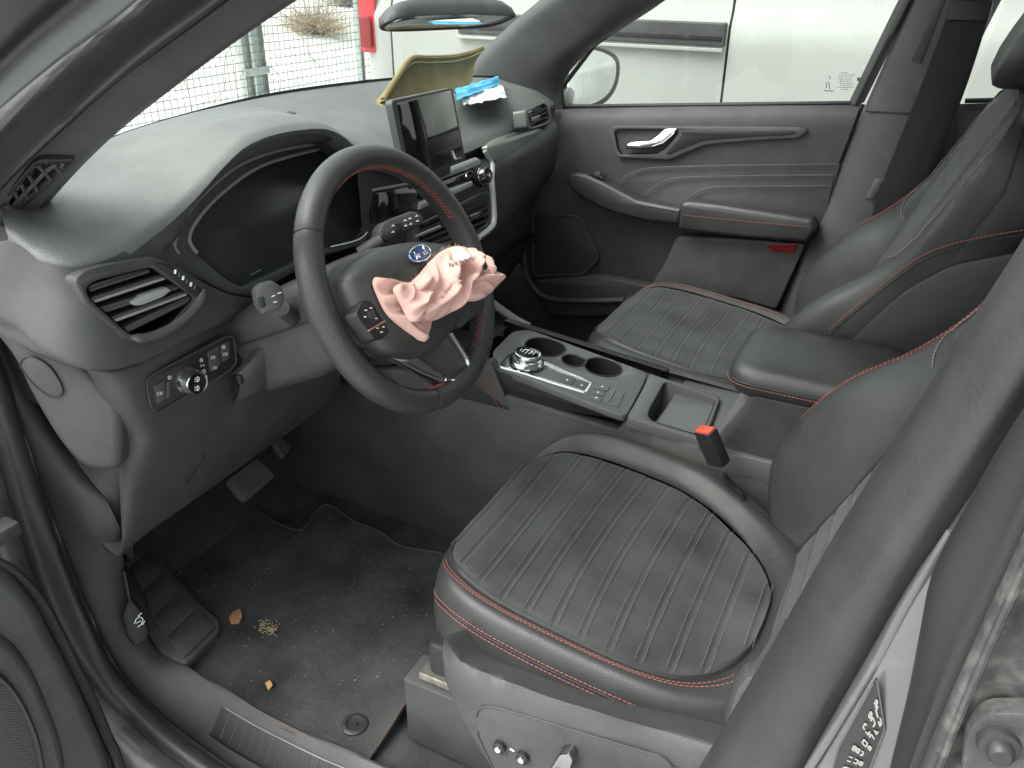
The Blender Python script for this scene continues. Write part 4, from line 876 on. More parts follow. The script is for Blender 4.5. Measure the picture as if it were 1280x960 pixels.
# end cap in the door opening, with its oval cover
def c3(L, pl): return [at(x*.6036, 380+y*.6036, pl=pl) for x, y in L]
EP = (V((-.32, -.722, .53)), V((.55, -1, .12)).normalized())
ec = build('end_cap', M().plate(rp(c3([(-20, 36), (60, 44), (130, 90), (225, 185), (250, 222), (250, 332), (236, 352), (172, 346), (118, 288), (60, 190), (22, 108), (-20, 60)], EP), .02, 6), EP[1], .05, .012), PLA, db, sharp=70)
ov = cr(c3([(42, 122), (62, 108), (98, 126), (124, 162), (128, 186), (106, 192), (76, 172), (50, 142)], (EP[0]+EP[1]*.002, EP[1])), 40, True)
build('oval_cover', M().plate(ov, EP[1], .004, .001), PLA, ec); build('cover_gap', M().tube(ov, .0011, 6, True), DKP, ec)
build('side_wall', M().box(V((-.47, -.672, .64)), YX, YZ, -YY, .30, .26, .03, .01), PLA, db)

# steering column shroud, stalks
WO = V((0, -.398, .673)); WT_ = .434; WA = V((math.cos(WT_), 0, math.sin(WT_))); WU = V((-math.sin(WT_), 0, math.cos(WT_)))
def wp(a, b, d): return WO+YY*a+WU*b+WA*d
col = []
for d, hw, hu, hl2 in ((-.045, .05, .04, .045), (-.055, .075, .05, .06), (-.10, .088, .055, .075), (-.16, .10, .055, .085), (-.26, .105, .04, .085)):
    col.append(rp([wp(-hw, hu, d), wp(hw, hu, d), wp(hw*.85, -hl2, d), wp(-hw*.85, -hl2, d)], .03, 5))
cs_ = build('column_shroud', M().grid(col, False, True, True), PLA, db, sharp=60)
build('shroud_joint', M().tube([wp(-.0905, 0, -.055), wp(-.092, 0, -.10), wp(-.104, 0, -.16), wp(-.109, 0, -.24)], .0018, 6), DKP, cs_)
# loose lower shroud half left hanging open
ls = atx([(300, 470, -.20), (318, 452, -.19), (336, 430, -.18), (352, 417, -.17), (378, 406, -.15)]); l2 = atx([(296, 500, -.21), (320, 490, -.20), (350, 474, -.19), (385, 455, -.17), (418, 440, -.15)])
build('lower_shroud', rails([off(ls, (-.02, .0, -.004)), ls, l2, off(l2, (-.03, .01, -.02))], 30, 4), PLA, db)
for q in ((300, 474), (341, 424), (352, 417)): build('clip', M().box(at(*q, X=-.185), YX, YY, YZ, .008, .006, .012, .001), DKP, cs_)
u0 = atx([(300, 420, -.235), (318, 404, -.21), (345, 396, -.18), (375, 388, -.15)]); u1 = atx([(304, 466, -.225), (322, 446, -.20), (346, 418, -.18), (380, 404, -.15)])
build('column_side', rails([off(u0, (-.03, .02, .01)), u0, u1, off(u1, (-.02, .02, -.004))], 30, 4), PLA, db)
def stalk(root, head, hs, name, tilt):
    s = build(name, M().tube(cr([root, root.lerp(head, .5)+V((0, 0, -.004)), head], 14), [.014]*5+[.011]*9, 10), PLA, db)
    return s
s1 = stalk(at(388, 408, X=-.15), at(352, 385, X=-.115), 0, 'indicator_stalk', 0)
hp = (at(337, 378, X=-.105), V((.8, -.55, .25)).normalized())
hd = [at(*c4v(x, y), pl=hp) for x, y in ((634, 225), (655, 202), (700, 190), (728, 212), (738, 246), (726, 282), (664, 306), (642, 272))]
sh = build('stalk_head', M().plate(rp(hd, .004), hp[1], .022, .005), PLG, s1)
hq = (hp[0]+hp[1]*.0008, hp[1]); build('push_button', M().plate(rp([at(*c4v(x, y), pl=(hp[0]+hp[1]*.002, hp[1])) for x, y in ((645, 248), (668, 242), (672, 276), (652, 282))], .002), hp[1], .003, .0008), DKP, s1)
m = M()
for x, y in ((698, 242), (718, 232), (704, 262)): m.tube([at(*c4v(x-6, y), pl=hq), at(*c4v(x+6, y-4), pl=hq)], .0007, 5)
build('symbols', m, WHI, s1)
build('stalk_socket', M().plate(rp(atx([(356, 388, -.14), (372, 378, -.14), (378, 408, -.14), (362, 412, -.14)]), .004), WA, .03, .003), DKP, cs_)
# right stalk (wipers)
c2 = lambda L, pl: [at(350+x/3.2, y/3.2, pl=pl) for x, y in L]
rp_ = (at(500, 287, X=-.115), V((.86, -.25, .42)).normalized())
hd = c2([(398, 960), (402, 908), (420, 884), (528, 842), (556, 846), (580, 872), (572, 900), (470, 940), (440, 965)], rp_)
s2 = build('wiper_stalk', M().plate(rp(hd, .005), rp_[1], .024, .005), PLA, db)
rq = (rp_[0]+rp_[1]*.0008, rp_[1]); m = M()
for x, y in ((452, 905), (452, 930), (500, 884), (503, 905), (520, 876), (523, 898), (546, 866), (550, 886)): m.tube(c2([(x-5, y), (x+6, y-2)], rq), .0007, 5); m.tube(c2([(x, y-7), (x+1, y-3)], rq), .0006, 5)
build('symbols', m, WHI, s2); build('stalk_button', M().plate(rp(c2([(460, 896), (484, 888), (490, 918), (464, 926)], (rp_[0]+rp_[1]*.002, rp_[1])), .002), rp_[1], .003, .0008), DKP, s2)
build('stalk_stem', M().tube([at(478, 300, X=-.125), at(450, 318, X=-.15)], .012, 10), PLA, s2)

# centre stack and passenger side
d0 = atx([(447, 186, -.235), (470, 203, -.24), (540, 206, -.25), (585, 189, -.252), (640, 162, -.252), (678, 138, -.258), (697, 131, -.28)])
d1 = atx([(447, 200, -.25), (470, 212, -.262), (540, 214, -.272), (592, 194, -.27), (640, 171, -.268), (674, 152, -.268), (692, 145, -.28)])
d2 = atx([(447, 222, -.25), (470, 228, -.247), (540, 230, -.246), (604, 202, -.240), (645, 184, -.236), (678, 168, -.237), (696, 158, -.25)])
d3 = atx([(450, 250, -.25), (470, 258, -.245), (540, 260, -.240), (617, 215, -.226), (650, 201, -.224), (680, 186, -.228), (697, 176, -.245)])
d4 = atx([(455, 300, -.26), (470, 302, -.255), (540, 302, -.252), (618, 284, -.236), (642, 258, -.244), (670, 228, -.252), (694, 205, -.27)])
d5 = atx([(470, 340, -.30), (490, 340, -.29), (560, 335, -.285), (604, 312, -.28), (632, 290, -.30), (654, 266, -.32), (682, 240, -.34)])
d6 = atx([(500, 420, -.36), (520, 420, -.36), (570, 400, -.36), (610, 370, -.36), (636, 345, -.37), (652, 322, -.39), (672, 290, -.40)])
build('centre_fascia', rails([d0, d1, d2, d3, d4, d5, d6], 60, 6), PLG, db, sharp=80)
build('under_tray', M().plate([V((-.30, -.62, .31)), V((-.30, .66, .33)), V((-.80, .66, .45)), V((-.80, -.62, .45))], (0, 0, -1), .02, .003), DKP, db)
build('passenger_lower', rails([[V((-.33, y, .45)) for y in (-.1, .3, .68)], [V((-.36, y, .32)) for y in (-.1, .3, .68)], [V((-.55, y, .25)) for y in (-.1, .3, .68)]], 10, 4), PLA, db)
DP = (at(645, 185, X=-.232), V((1, .05, .30)).normalized())
dc = c2([(826, 585), (870, 552), (950, 524), (1000, 508), (1040, 512), (1060, 526), (1040, 548), (868, 648), (850, 638)], DP)
build('decor_trim', M().plate(rp(dc, .008), DP[1], .014, .003), mat('decor_grey', (.22, .23, .215), .25, metal=.2, coat=.5), db)
RV = (at(672, 146, X=-.232), V((1, .18, .18)).normalized())
ro = c2([(982, 440), (1062, 402), (1074, 410), (1094, 482), (1076, 500), (1000, 520), (988, 510)], RV); ri = c2([(992, 450), (1056, 416), (1066, 424), (1080, 476), (1064, 490), (1008, 508), (1000, 500)], RV)
rv = build('air_vent', M().plate(rp(ro, .006), RV[1], .03, .003, [rp(ri, .005)]), SAT, db)
rcn = sum(ri, V())/len(ri); build('vent_duct', M().plate([rcn+(p-rcn)*1.02-RV[1]*.018 for p in ri], RV[1], .006, .001), GLO, rv)
for k in range(3):
    A, B = c2([(990+2*k, 470+14*k), (1066+3*k, 428+18*k)], (RV[0]-RV[1]*.006, RV[1])); build('slat', M().tube([A, B], .0042, 6, flat=.5), PLG, rv)
build('vent_tab', M().plate(rp(c2([(1010, 470), (1040, 458), (1044, 478), (1014, 490)], RV), .002), RV[1], .008, .002), CHD, rv)
# centre vent and climate bars
CV = (at(592, 268, X=-.222), V((1, -.02, .22)).normalized())
co_ = c2([(540, 900), (700, 822), (800, 770), (830, 762), (846, 790), (850, 880), (836, 908), (790, 946), (600, 1010), (540, 1000)], CV); ci_ = c2([(560, 905), (705, 836), (800, 786), (826, 782), (836, 800), (838, 872), (826, 896), (780, 930), (600, 990), (560, 980)], CV)
cv = build('air_vent', M().plate(rp(co_, .005), CV[1], .02, .003, [rp(ci_, .004)]), SAT, db)
ccn = sum(ci_, V())/len(ci_); build('vent_duct', M().plate([ccn+(p-ccn)*1.03-CV[1]*.0135 for p in ci_], CV[1], .004, .001), GLO, cv)
for k, (a, b) in enumerate((((560, 925), (834, 800)), ((560, 945), (838, 825)), ((560, 965), (838, 850)), ((580, 985), (834, 878)))):
    A, B = c2([a, b], (CV[0]-CV[1]*.004, CV[1])); build('slat', M().tube([A, B], .0048, 6, flat=.5), SAT if k in (1, 3) else PLA, cv)
build('vent_tab', M().plate(rp(c2([(762, 862), (806, 842), (814, 858), (770, 880)], (CV[0]+CV[1]*.002, CV[1])), .002), CV[1], .01, .002), CHD, cv)
CB = (at(580, 225, X=-.228), V((1, -.02, .35)).normalized())
build('trim_bar', M().plate(rp(c2([(560, 722), (612, 692), (786, 628), (806, 640), (800, 662), (640, 720), (560, 752)], CB), .003), CB[1], .014, .003), BAR, db)
cl = build('climate_strip', M().plate(rp(c2([(560, 760), (640, 728), (796, 668), (800, 700), (690, 742), (560, 800)], CB), .003), CB[1], .012, .002), GLO, db)
build('trim_bar', M().plate(rp(c2([(560, 806), (680, 752), (770, 722), (776, 742), (700, 778), (560, 838)], (CB[0]+CB[1]*.002, CB[1])), .003), CB[1], .014, .003), BAR, db)
c = at(600, 221, pl=(CB[0]+CB[1]*.004, CB[1]))
vk = build('volume_knob', M().lathe(c, CB[1], [(.022, -.004), (.021, .004), (.0175, .006), (.0165, .020), (.0145, .0225), (.006, .022), (0, .022)], 36), GLO, db)
build('knob_ring', M().lathe(c, CB[1], [(.0175, .0055), (.0182, .0075), (.0172, .0085)], 36), CHR, vk); m = M(); m.tube([c+CB[1]*.0225+CB[1].cross(YY)*.004*math.cos(a)+YY*.004*math.sin(a) for a in [k*.6+.9 for k in range(8)]], .0006, 5); build('power_symbol', m, WHI, vk)
fl = c2([(818, 604), (830, 622), (848, 655), (846, 720), (852, 790), (856, 880), (840, 915), (792, 952)], (CB[0], CB[1]))
build('stack_frame', M().tube(cr(fl, 40), [.005]*6+[.0065]*34, 8), BAR, db)
# controls on the left of the stack, seen through the wheel
LP2 = (at(495, 255, X=-.235), V((1, 0, .25)).normalized())
build('control_panel', M().plate(rp(c2([(376, 766), (420, 760), (540, 738), (570, 770), (560, 840), (420, 880), (382, 892)], LP2), .004), LP2[1], .012, .002), GLO, db)
for a, b in (((372, 760), (548, 730)), ((545, 945), (640, 905))): build('trim_line', M().tube(c2([a, b], (LP2[0]+LP2[1]*.003, LP2[1])), .0028, 6), BAR, db)
# tablet screen
TP = (V((-.21, 0, .852)), V((.987, 0, .161)).normalized())
so_2 = rp(ats([(489, 125), (566, 109), (583, 201), (510, 229)], pl=TP), .010, 6)
ts = build('touch_screen', M().plate(so_2, TP[1], .014, .003), PLG, db)
build('screen_glass', M().plate(rp(ats([(496, 129), (563.5, 112), (580, 198), (513, 224)], pl=(TP[0]+TP[1]*.0006, TP[1])), .004), TP[1], .002, .0004), SCR, ts)
build('screen_stand', M().box(at(540, 200, X=-.235), YY, YZ, YX, .09, .07, .03, .008), PLA, ts)
# pillar vent grille
ga, gb, gc = at(60, 245, Y=-.655), at(30, 225, Y=-.685), at(131, 172, Y=-.655); gn = (gc-ga).cross(gb-ga).normalized(); gn = gn if gn.y < 0 else -gn
GP = (ga+gn*.004, gn); c1_ = lambda L, d=0: [at(x/3.2, y/3.2, pl=(GP[0]+gn*d, gn)) for x, y in L]
gr = build('pillar_grille', M().plate(rp(c1_([(-10, 880), (-6, 815), (130, 655), (160, 640), (300, 640), (250, 700), (60, 860), (20, 880)]), .004), gn, .012, .002, [rp(c1_([(15, 865), (25, 810), (150, 655), (282, 655), (60, 845)]), .003)]), DKP, body)
build('grille_back', M().plate(c1_([(10, 868), (20, 805), (150, 652), (288, 652), (60, 850)], -.011), gn, .003, .0003), GLO, gr)
for a, b in (((85, 735), (110, 795)), ((60, 770), (85, 822)), ((115, 700), (150, 762)), ((150, 660), (205, 720)), ((205, 655), (245, 690)), ((40, 838), (180, 690)), ((180, 690), (225, 655))): build('grille_bar', M().tube(c1_([a, b], -.001), .0022, 6), PLA, gr)
# ------------------------------------------------------------------ steering wheel
sw = thing('steering_wheel', 'black leather steering wheel with red stitching, torn open by its burst pink airbag', 'steering wheel', WO)
RC, RT = .1700, .0182
def wr(th, ph=0, k=1): 
    rad = YY*math.sin(th)+WU*math.cos(th); fl = 1-.035*max(0, -math.cos(th))**6
    return WO+rad*(RC*fl)+(rad*math.cos(ph)*.93+WA*math.sin(ph)*1.08)*RT*k
def nearth(u, v): return min([2*math.pi*k/720 for k in range(720)], key=lambda t: (V(pr(wr(t, .5)))-V((u, v))).length)
tL, tR, tRB, tB = nearth(392, 286), nearth(526, 217), nearth(590, 437), nearth(546, 506)
def rimseg(t0, t1, name, m_, n=60, r0=1.0):
    rows = []
    for i in range(n+1):
        t = lerp(t0, t1, i/n); e = 1-.035*(i in (0, n)); rows.append([wr(t, 2*math.pi*k/20, r0*e) for k in range(20)])
    o = build(name, M().grid(rows, False, True, True), m_, sw, sharp=70); return o, rows
PI2 = 2*math.pi
print('seam angles', [round(math.degrees(t)) for t in (tL, tR, tRB, tB)])
rimseg(tL-PI2, tR, 'rim_upper', LEW)
rimseg(tR, tRB, 'rim_grip', LEW)
rimseg(tRB, tB, 'rim_lower', LEW, 30)
o, rows_ = rimseg(tB, tL, 'rim_perforated', PER)
def uvr(p):
    d = V(p)-WO; a = math.atan2(d.dot(YY), d.dot(WU)); rad = YY*math.sin(a)+WU*math.cos(a); q = d-rad*RC; return (a*RC*330, math.atan2(q.dot(WA), q.dot(rad))*RT*330)
setuv(o, uvr)
for t in (tL, tR, tRB, tB): build('rim_seam', M().tube([wr(t, 2*math.pi*k/20, .985) for k in range(20)], .0009, 5, True), DKP, sw)
def zig(t0, t1, n):
    m = M()
    for i in range(n):
        t = lerp(t0, t1, i/n); dt = (t1-t0)/n
        for a, b in ((2.55, 2.95), (2.95, 2.55)):
            m.tube([wr(t, a, 1.0), wr(t+dt*.5, (a+b)/2, 1.025), wr(t+dt*.9, b, 1.0)], .0006, 4)
    return m
build('red_stitching', zig(R(-25), R(72), 40), RED, sw, kind='stuff')
build('red_stitching', zig(R(95), tRB+.05, 16), RED, sw, kind='stuff')
build('red_stitching', zig(tB-.22, tB+.06, 12), RED, sw, kind='stuff')
def c5(L, d): return [at(350+x/2.46, 150+y/2.46, pl=(WO+WA*d, WA)) for x, y in L]
# hub: padded cover, rear shell, spokes
ho = c5([(212, 500), (222, 468), (278, 410), (378, 374), (480, 372), (560, 392), (596, 430), (596, 520), (575, 590), (520, 668), (470, 716), (392, 720), (330, 706), (262, 620)], .038)
hoc = sum(ho, V())/len(ho); H = cr(ho, 64, True)
def hr(k, d): return [hoc+(p-hoc)*k+WA*(d-.038) for p in H]
build('airbag_cover', M().grid([hr(.02, .056), hr(.4, .054), hr(.75, .047), hr(.92, .040), hr(.985, .033), hr(1, .024), hr(1.0, .0)], False, True), LEW, sw, sharp=80)
build('hub_shell', M().grid([hr(.98, .012), hr(1.03, .004), hr(1.02, -.02), hr(.85, -.045), hr(.5, -.055)], False, True, True), PLA, sw, sharp=80)
def spoke(P, d0, d1, name, m_): return build(name, M().plate(rp(c5(P, d0), .006), WA, d0-d1, .004), m_, sw)
spoke([(132, 520), (180, 478), (240, 470), (330, 640), (340, 712), (290, 712), (230, 690), (160, 600)], .014, -.012, 'spoke', PLA)
spoke([(560, 400), (640, 430), (650, 560), (560, 640), (520, 560)], .014, -.012, 'spoke', PLA)
bs_ = spoke([(392, 712), (522, 652), (560, 700), (582, 752), (572, 796), (540, 818), (512, 812), (430, 760)], .008, -.014, 'spoke', PLG)
build('chrome_trim', M().plate(rp(c5([(308, 716), (350, 718), (412, 722), (470, 762), (522, 800), (500, 806), (440, 782), (380, 752)], .013), .004), WA, .008, .002), CHR, sw)
build('chrome_trim', M().tube(cr(c5([(522, 654), (545, 690), (572, 738), (576, 768), (560, 794), (530, 806), (505, 800)], .010), 40), .0042, 8), CHR, sw)
wc = nearth(470, 500)
sb_ = c5([(238, 604), (236, 590), (254, 556), (272, 552), (300, 572), (332, 622), (340, 650), (322, 672), (292, 676)], .044)
pad = build('switch_pad', M().plate(rp(sb_, .004), WA, .02, .003), DKP, sw)
m = M()
for x, y in ((264, 585), (280, 578), (262, 605), (296, 610), (300, 640), (312, 652), (318, 636)): m.tube(c5([(x-3, y), (x+3, y)], .0446), .0009, 5)
build('switch_symbols', m, WHI, pad)
build('switch_button', M().plate(rp(c5([(270, 590), (290, 582), (298, 604), (278, 612)], .0462), .002), WA, .003, .001), PLA, pad)
build('switch_divider', M().tube(c5([(272, 648), (300, 632), (322, 618)], .0452), .0016, 6, flat=.5), mat('copper_line', (.45, .25, .18), .35, metal=.4), pad)
# oval emblem with script
ec_ = at(523.5, 318.5, pl=(WO+WA*.052, WA)); EN = (WA*.93+WU*.30).normalized(); EU = EN.cross(YY); EU = EU if EU.z > 0 else -EU
def el(a, b, d, n=48): return [ec_+YY*a*math.cos(t)+EU*b*math.sin(t)+EN*d for t in [PI2*k/n for k in range(n)]]
em = build('emblem', M().plate(el(.0225, .0108, .003), EN, .0035, .001), EMB, sw)
build('emblem_rim', M().tube(el(.0222, .0105, .0035), .0009, 8, True), CHR, em)
m = M()
for S in ([(-13, 3.5), (-11, 5.2), (-6, 5), (-2, 5.2)], [(-7.5, 5), (-8.5, 0), (-10.5, -3.8), (-13, -3.6)], [(-11.5, .6), (-7.5, .9), (-4.5, .6)], [(-4.5, -.6), (-5.5, -2.6), (-3.6, -3.4), (-1.8, -1.6), (-2.6, .2), (-4.5, -.6)], [(-1.8, -.2), (.6, .2), (1.4, -.2), (1, -3.2)], [(1.4, -.8), (3, .4), (4.2, 0)], [(8.6, -.4), (6.4, .2), (4.9, -1.4), (5.4, -3.2), (7.2, -2.8), (8.8, -.6)], [(11.2, 5.2), (9.6, 2), (8.6, -1.6), (9, -3.2), (11, -3)], [(-5, .4), (-3.5, 1.4)]):
    m.tube(cr([ec_+YY*x*.00122+EU*y*.00122+EN*.0034 for x, y in S], 14), .00085, 5)
build('emblem_script', m, CHR, em)
m = M(); m.tube(c5([(346, 474), (352, 462), (366, 458), (372, 468), (360, 476), (352, 470)], .0525), .0006, 5); m.tube(c5([(352, 480), (358, 470)], .0525), .0006, 5)
build('moulded_mark', m, PLA, sw)
# burst airbag: a flap hanging over the cover and a crumpled bundle
def cloth(outline, d_edge, hgt_, fold, dirn, seed, nr=26, na=110, c=None):
    P = cr(c5(outline, d_edge), na, True); cc_ = c5([c], d_edge)[0] if c else sum(P, V())/na
    fx = V((math.cos(R(dirn)), math.sin(R(dirn)))); rows = []
    for i in range(nr+1):
        q = i/nr; row = []
        for p in P:
            b = cc_.lerp(p, q); w_ = b-WO; x, y = w_.dot(YY)*1000, w_.dot(WU)*1000
            nz = noise.noise(V((x*.022, y*.022, seed)))*14
            s = x*fx.x+y*fx.y+nz; l = -x*fx.y+y*fx.x
            rid = 1-abs(math.sin(s*.105+1.2*noise.noise(V((l*.018, s*.01, seed+4)))))
            rid2 = 1-abs(math.sin(s*.21+l*.03+2*noise.noise(V((x*.03, y*.03, seed+9)))))
            dome = (1-q**2.6)**.6
            hgt2 = hgt_*dome*(.78+.35*noise.noise(V((x*.014, y*.014, seed+2))))+fold*(rid**1.6-.35)*min(1, dome*1.4)+fold*.35*(rid2**2-.3)*min(1, dome*1.2)
            row.append(b+WA*hgt2+YY*fx.x*rid*.002*dome)
        rows.append(row)
    rows.append([p-WA*.006+(cc_-p)*.06 for p in P])
    return M().grid(rows, False, True)
bag = cloth([(288, 488), (318, 486), (352, 490), (398, 502), (440, 480), (486, 520), (500, 590), (472, 612), (462, 645), (446, 682), (420, 668), (392, 648), (338, 602), (306, 545)], .055, .014, .012, 60, 1.0, c=(400, 560))
for a in (cloth([(398, 575), (392, 520), (402, 500), (432, 470), (466, 430), (500, 402), (540, 389), (598, 404), (630, 424), (634, 452), (620, 500), (600, 540), (560, 566), (500, 606), (462, 618), (430, 605)], .066, .040, .024, 118, 3.3, c=(505, 505)),
          cloth([(578, 470), (604, 450), (634, 462), (658, 468), (661, 490), (650, 522), (616, 552), (586, 556), (570, 530)], .082, .030, .012, 75, 7.7, c=(612, 508)),
          cloth([(355, 512), (402, 500), (440, 512), (452, 560), (440, 606), (410, 620), (384, 575)], .072, .018, .012, 100, 12.1, c=(410, 555))):
    bag.add(a.v, a.f)
ab = build('airbag', bag, BAG, sw, sharp=180, label='crumpled pale pink burst airbag cloth')
m = M(); rg = random.Random(2)
for L in ([(400, 500), (436, 470), (470, 428), (500, 400), (540, 388), (575, 396)],):
    for p in cr(c5(L, .07), 30):
        d = (WU*rg.uniform(.2, 1)+YY*rg.uniform(-.8, .2)+WA*rg.uniform(-.3, .6)).normalized()*rg.uniform(.002, .006); m.tube([p, p+d*.6+YY*.001, p+d], .0003, 3)
build('frayed_threads', m, BAG, ab, kind='stuff')
m = M()
for k in range(16): m.box(c5([(522+5.2*k, 446-1.6*k+(k % 3)*2)], .117)[0], YY, WU, WA, .0012 if k % 2 else .0018, .005, .0008)
build('printed_bars', m, mat('bag_print', (.25, .17, .16), .8), ab, kind='stuff')
build('cut_strap', M().box(c5([(626, 446)], .10)[0], YY, WU, WA, .012, .012, .004, .002), DKP, ab)
# ------------------------------------------------------------------ front seats
CXS, SA, SB = .301, .217, .190
def base(x): return .385-.14*(x-.1)
def nexp(c, s_=1): return 3.4 if c < 0 else (3.1 if s_ > 0 else 1.95)
def bd(phi, da_f=0, da_r=0, db=0):
    c, s_ = math.cos(phi), math.sin(phi); n = nexp(c, s_); db *= 1 if s_ > 0 else 1+1.0*abs(s_); a = SA+(da_f if c < 0 else da_r); b = SB+db
    return CXS+a*math.copysign(abs(c)**(2/n), c), b*math.copysign(abs(s_)**(2/n), s_)
def zin(x, w):
    f = max(0, min(1, (x-(CXS-SA))/.07)); r = max(0, min(1, (CXS+SA-x)/.10))
    return base(x)+.012*(w/SB)**2-.026*(1-f)**2+.02*(1-r)**2-.004
XK = [.098+.0375*k for k in range(12)]
UTH = mat('upper_thread', (.26, .22, .2), .7)
def make_seat(name, label, dx, yc, s, dz=0, ob=1, bx=0, bz=0):
    t = thing(name, label, 'car seat', (.3+dx, yc, 0), 'front seats')
    WC = lambda x, w_, z: V((x+dx, yc-s*w_, z+dz))
    rows = []; N = 300
    for i in range(N+1):
        u = -1+2*i/N; u = math.copysign(1-(1-abs(u))**1.35, u)*.9995; x = CXS+SA*u; n = nexp(u); b = SB*(max(0, 1-abs(u)**n))**(1/n); n2 = nexp(u, -1); b2 = SB*(max(0, 1-abs(u)**n2))**(1/n2); row = []
        for j in range(57):
            v = -1+2*j/56; w_ = (b if v > 0 else b2)*v; xb = x-.016*(1-(w_/SB)**2)*(1-abs(u))
            g = min(abs(xb+.016*(1-(w_/SB)**2)*(1-abs(u))-k) for k in XK)
            z = zin(x, w_)-.0014*math.exp(-(g/.0022)**2)+.0004*(1-math.exp(-(g/.012)**2))+.0022*noise.noise(V((x*16, w_*16, s*3)))-.006*max(0, abs(v)-.94)/.06
            row.append(WC(xb, w_, z))
        rows.append(row)
    ins = build('cushion_insert', M().grid(rows), SUE, t, sharp=180)
    m = M()
    for k in XK:
        u = (k-CXS)/SA
        if abs(u) > .97: continue
        n = nexp(u); b = SB*(1-abs(u)**n)**(1/n)*.965; n2 = nexp(u, -1); b2 = SB*(1-abs(u)**n2)**(1/n2)*.965
        for o_ in (-.0052, .0052): m.stitch([WC(k+o_-.016*(1-(w_/SB)**2)*(1-abs(u)), w_, zin(k, w_)+.0006) for w_ in [lerp(-b2, b, q/24) for q in range(25)]], .0058, .0040, .0006, (0, 0, .0002))
    build('insert_stitching', m, GRT, ins, kind='stuff')
    T = [(0, 0, 0, -.002, -.002, -.002), (.002, .002, .003, -.006, -.006, -.006), (.004, .012, .010, -.006, .003, -.002), (.007, .034, .021, -.014, .012, .004), (.010, .062, .031, -.034, .008, .001), (.012, .084, .038, -.052, -.012, -.010), (.013, .094, .042, -.068, -.040, -.025), (.0125, .094, .0415, -.071, -.044, -.028), (.012, .09, .047, -.10, -.085, -.07), (.0, .06, .046, -.185, -.15, -.16)]
    def rg_(k):
        a, r_, b, zf, zr, zs = T[k]; out = []
        for i in range(161):
            ph = PI2*i/160; x0, w0 = bd(ph); x, w_ = bd(ph, a, r_, b); c, sn = math.cos(ph), math.sin(ph)
            fs = max(0, -c)**3; rs = max(0, c)**2; z = zin(x0, w0)+zs*(1-fs-rs)+zf*fs+zr*rs
            if sn < 0: z += .012*(abs(sn)**2)*(1 if 2 < k < 7 else 0)
            out.append(WC(x, w_, z))
        return out[:-1]
    RG = [rg_(k) for k in range(len(T))]; fine = []
    for i in range(160):
        fine.append(cr([r[i] for r in RG], 46))
    cu = build('cushion', M().grid(fine, True, False), LEA, t, sharp=75)
    seam = lambda k, i0, i1, o_=0: [RG[k][i % 160].lerp(RG[k+1][i % 160], o_) for i in range(i0, i1)]
    near = (16, 66); far = (94, 146)
    m = M()
    for o_ in (.25, .8): m.stitch(seam(2, *near, o_), r=.00075)
    m.stitch(seam(6, 12, 74, -.16) if False else [RG[6][i].lerp(RG[5][i], .12) for i in range(12, 74)], r=.00075); m.stitch([RG[7][i].lerp(RG[8][i], .12) for i in range(12, 74)], r=.00075)
    for o_ in (.2, .45): m.stitch(seam(4, *far, o_), r=.00075)
    build('red_stitching', m, RED, cu, kind='stuff')
    build('piping', M().tube([RG[7][i]+V((0, 0, .0)) for i in range(6, 82)], .0014, 6), DKP, cu); build('seam', M().tube(seam(2, *near, .5), .0010, 6), DKP, cu)
    build('seam', M().tube([RG[k][i].lerp(RG[k][i], 0) for k, i in ((1, 146), (2, 146), (3, 147), (4, 147), (5, 148))], .0011, 6), DKP, cu)
    # backrest
    xc = lambda z: .552+.42*(z-.33)+bx
    tab = [(.27, .20, .03), (.33, .235, .08), (.38, .25, .100), (.45, .257, .098), (.52, .26, .078), (.59, .258, .038), (.66, .262, .012), (.74, .262, .004), (.81, .252, .0), (.855, .226, -.008), (.88, .17, -.02), (.895, .10, -.02)]
    W = lambda x, w_, z: WC(x, w_, z+bz)
    def prof_(z, hw, bo):
        x = xc(z); e = min(1, (.91-z)/.12); th = .115*max(.25, e)
        iw = min(.135, hw*.62)
        P = [(-.04*0+iw*0, 0)]
        pts = [(0, .0), (iw*.6, .0), (iw, -.002), (iw+.006, .004), (lerp(iw, hw, .35), -bo*.62), (lerp(iw, hw, .68), -bo), (lerp(iw, hw, .92), -bo*.86), (hw, -bo*.45), (hw+.004, 0), (hw, th*.55), (hw*.93, th*.9), (hw*.7, th), (0, th)]
        full = [(-a, b) for a, b in pts[::-1]][:-1]+[(a, b if b >= 0 or bo < 0 else b*ob) for a, b in pts]
        return [W(x+b*.92, a, z+b*(-.39)) for a, b in full]
    zs = cr([V(q) for q in tab], 50); sec = [prof_(q.x, q.y, q.z) for q in zs]
    secs = [cr(r, 120) for r in sec]
    bk_ = build('backrest', M().grid(secs, False, False, True), LEA, t, sharp=80)
    def shell(q):
        z, hw = q.x, q.y; x = xc(z); th = .115*max(.25, min(1, (.91-z)/.12)); h_ = hw+.009
        pts = [(h_, th*.42), (h_+.001, th*.5), (h_*.985, th*.85), (h_*.9, th+.004), (h_*.6, th+.012), (0, th+.014)]
        return cr([W(x+b*.92, a, z-b*.39) for a, b in pts+[(-a, b) for a, b in pts[::-1]][1:]], 60)
    sp__ = [shell(q) for q in zs[3:44]]
    build('back_shell', M().grid(sp__), DKP, t, sharp=80)
    def bi(z, w_, d): x = xc(z); return W(x+d, w_, z)
    rows = []
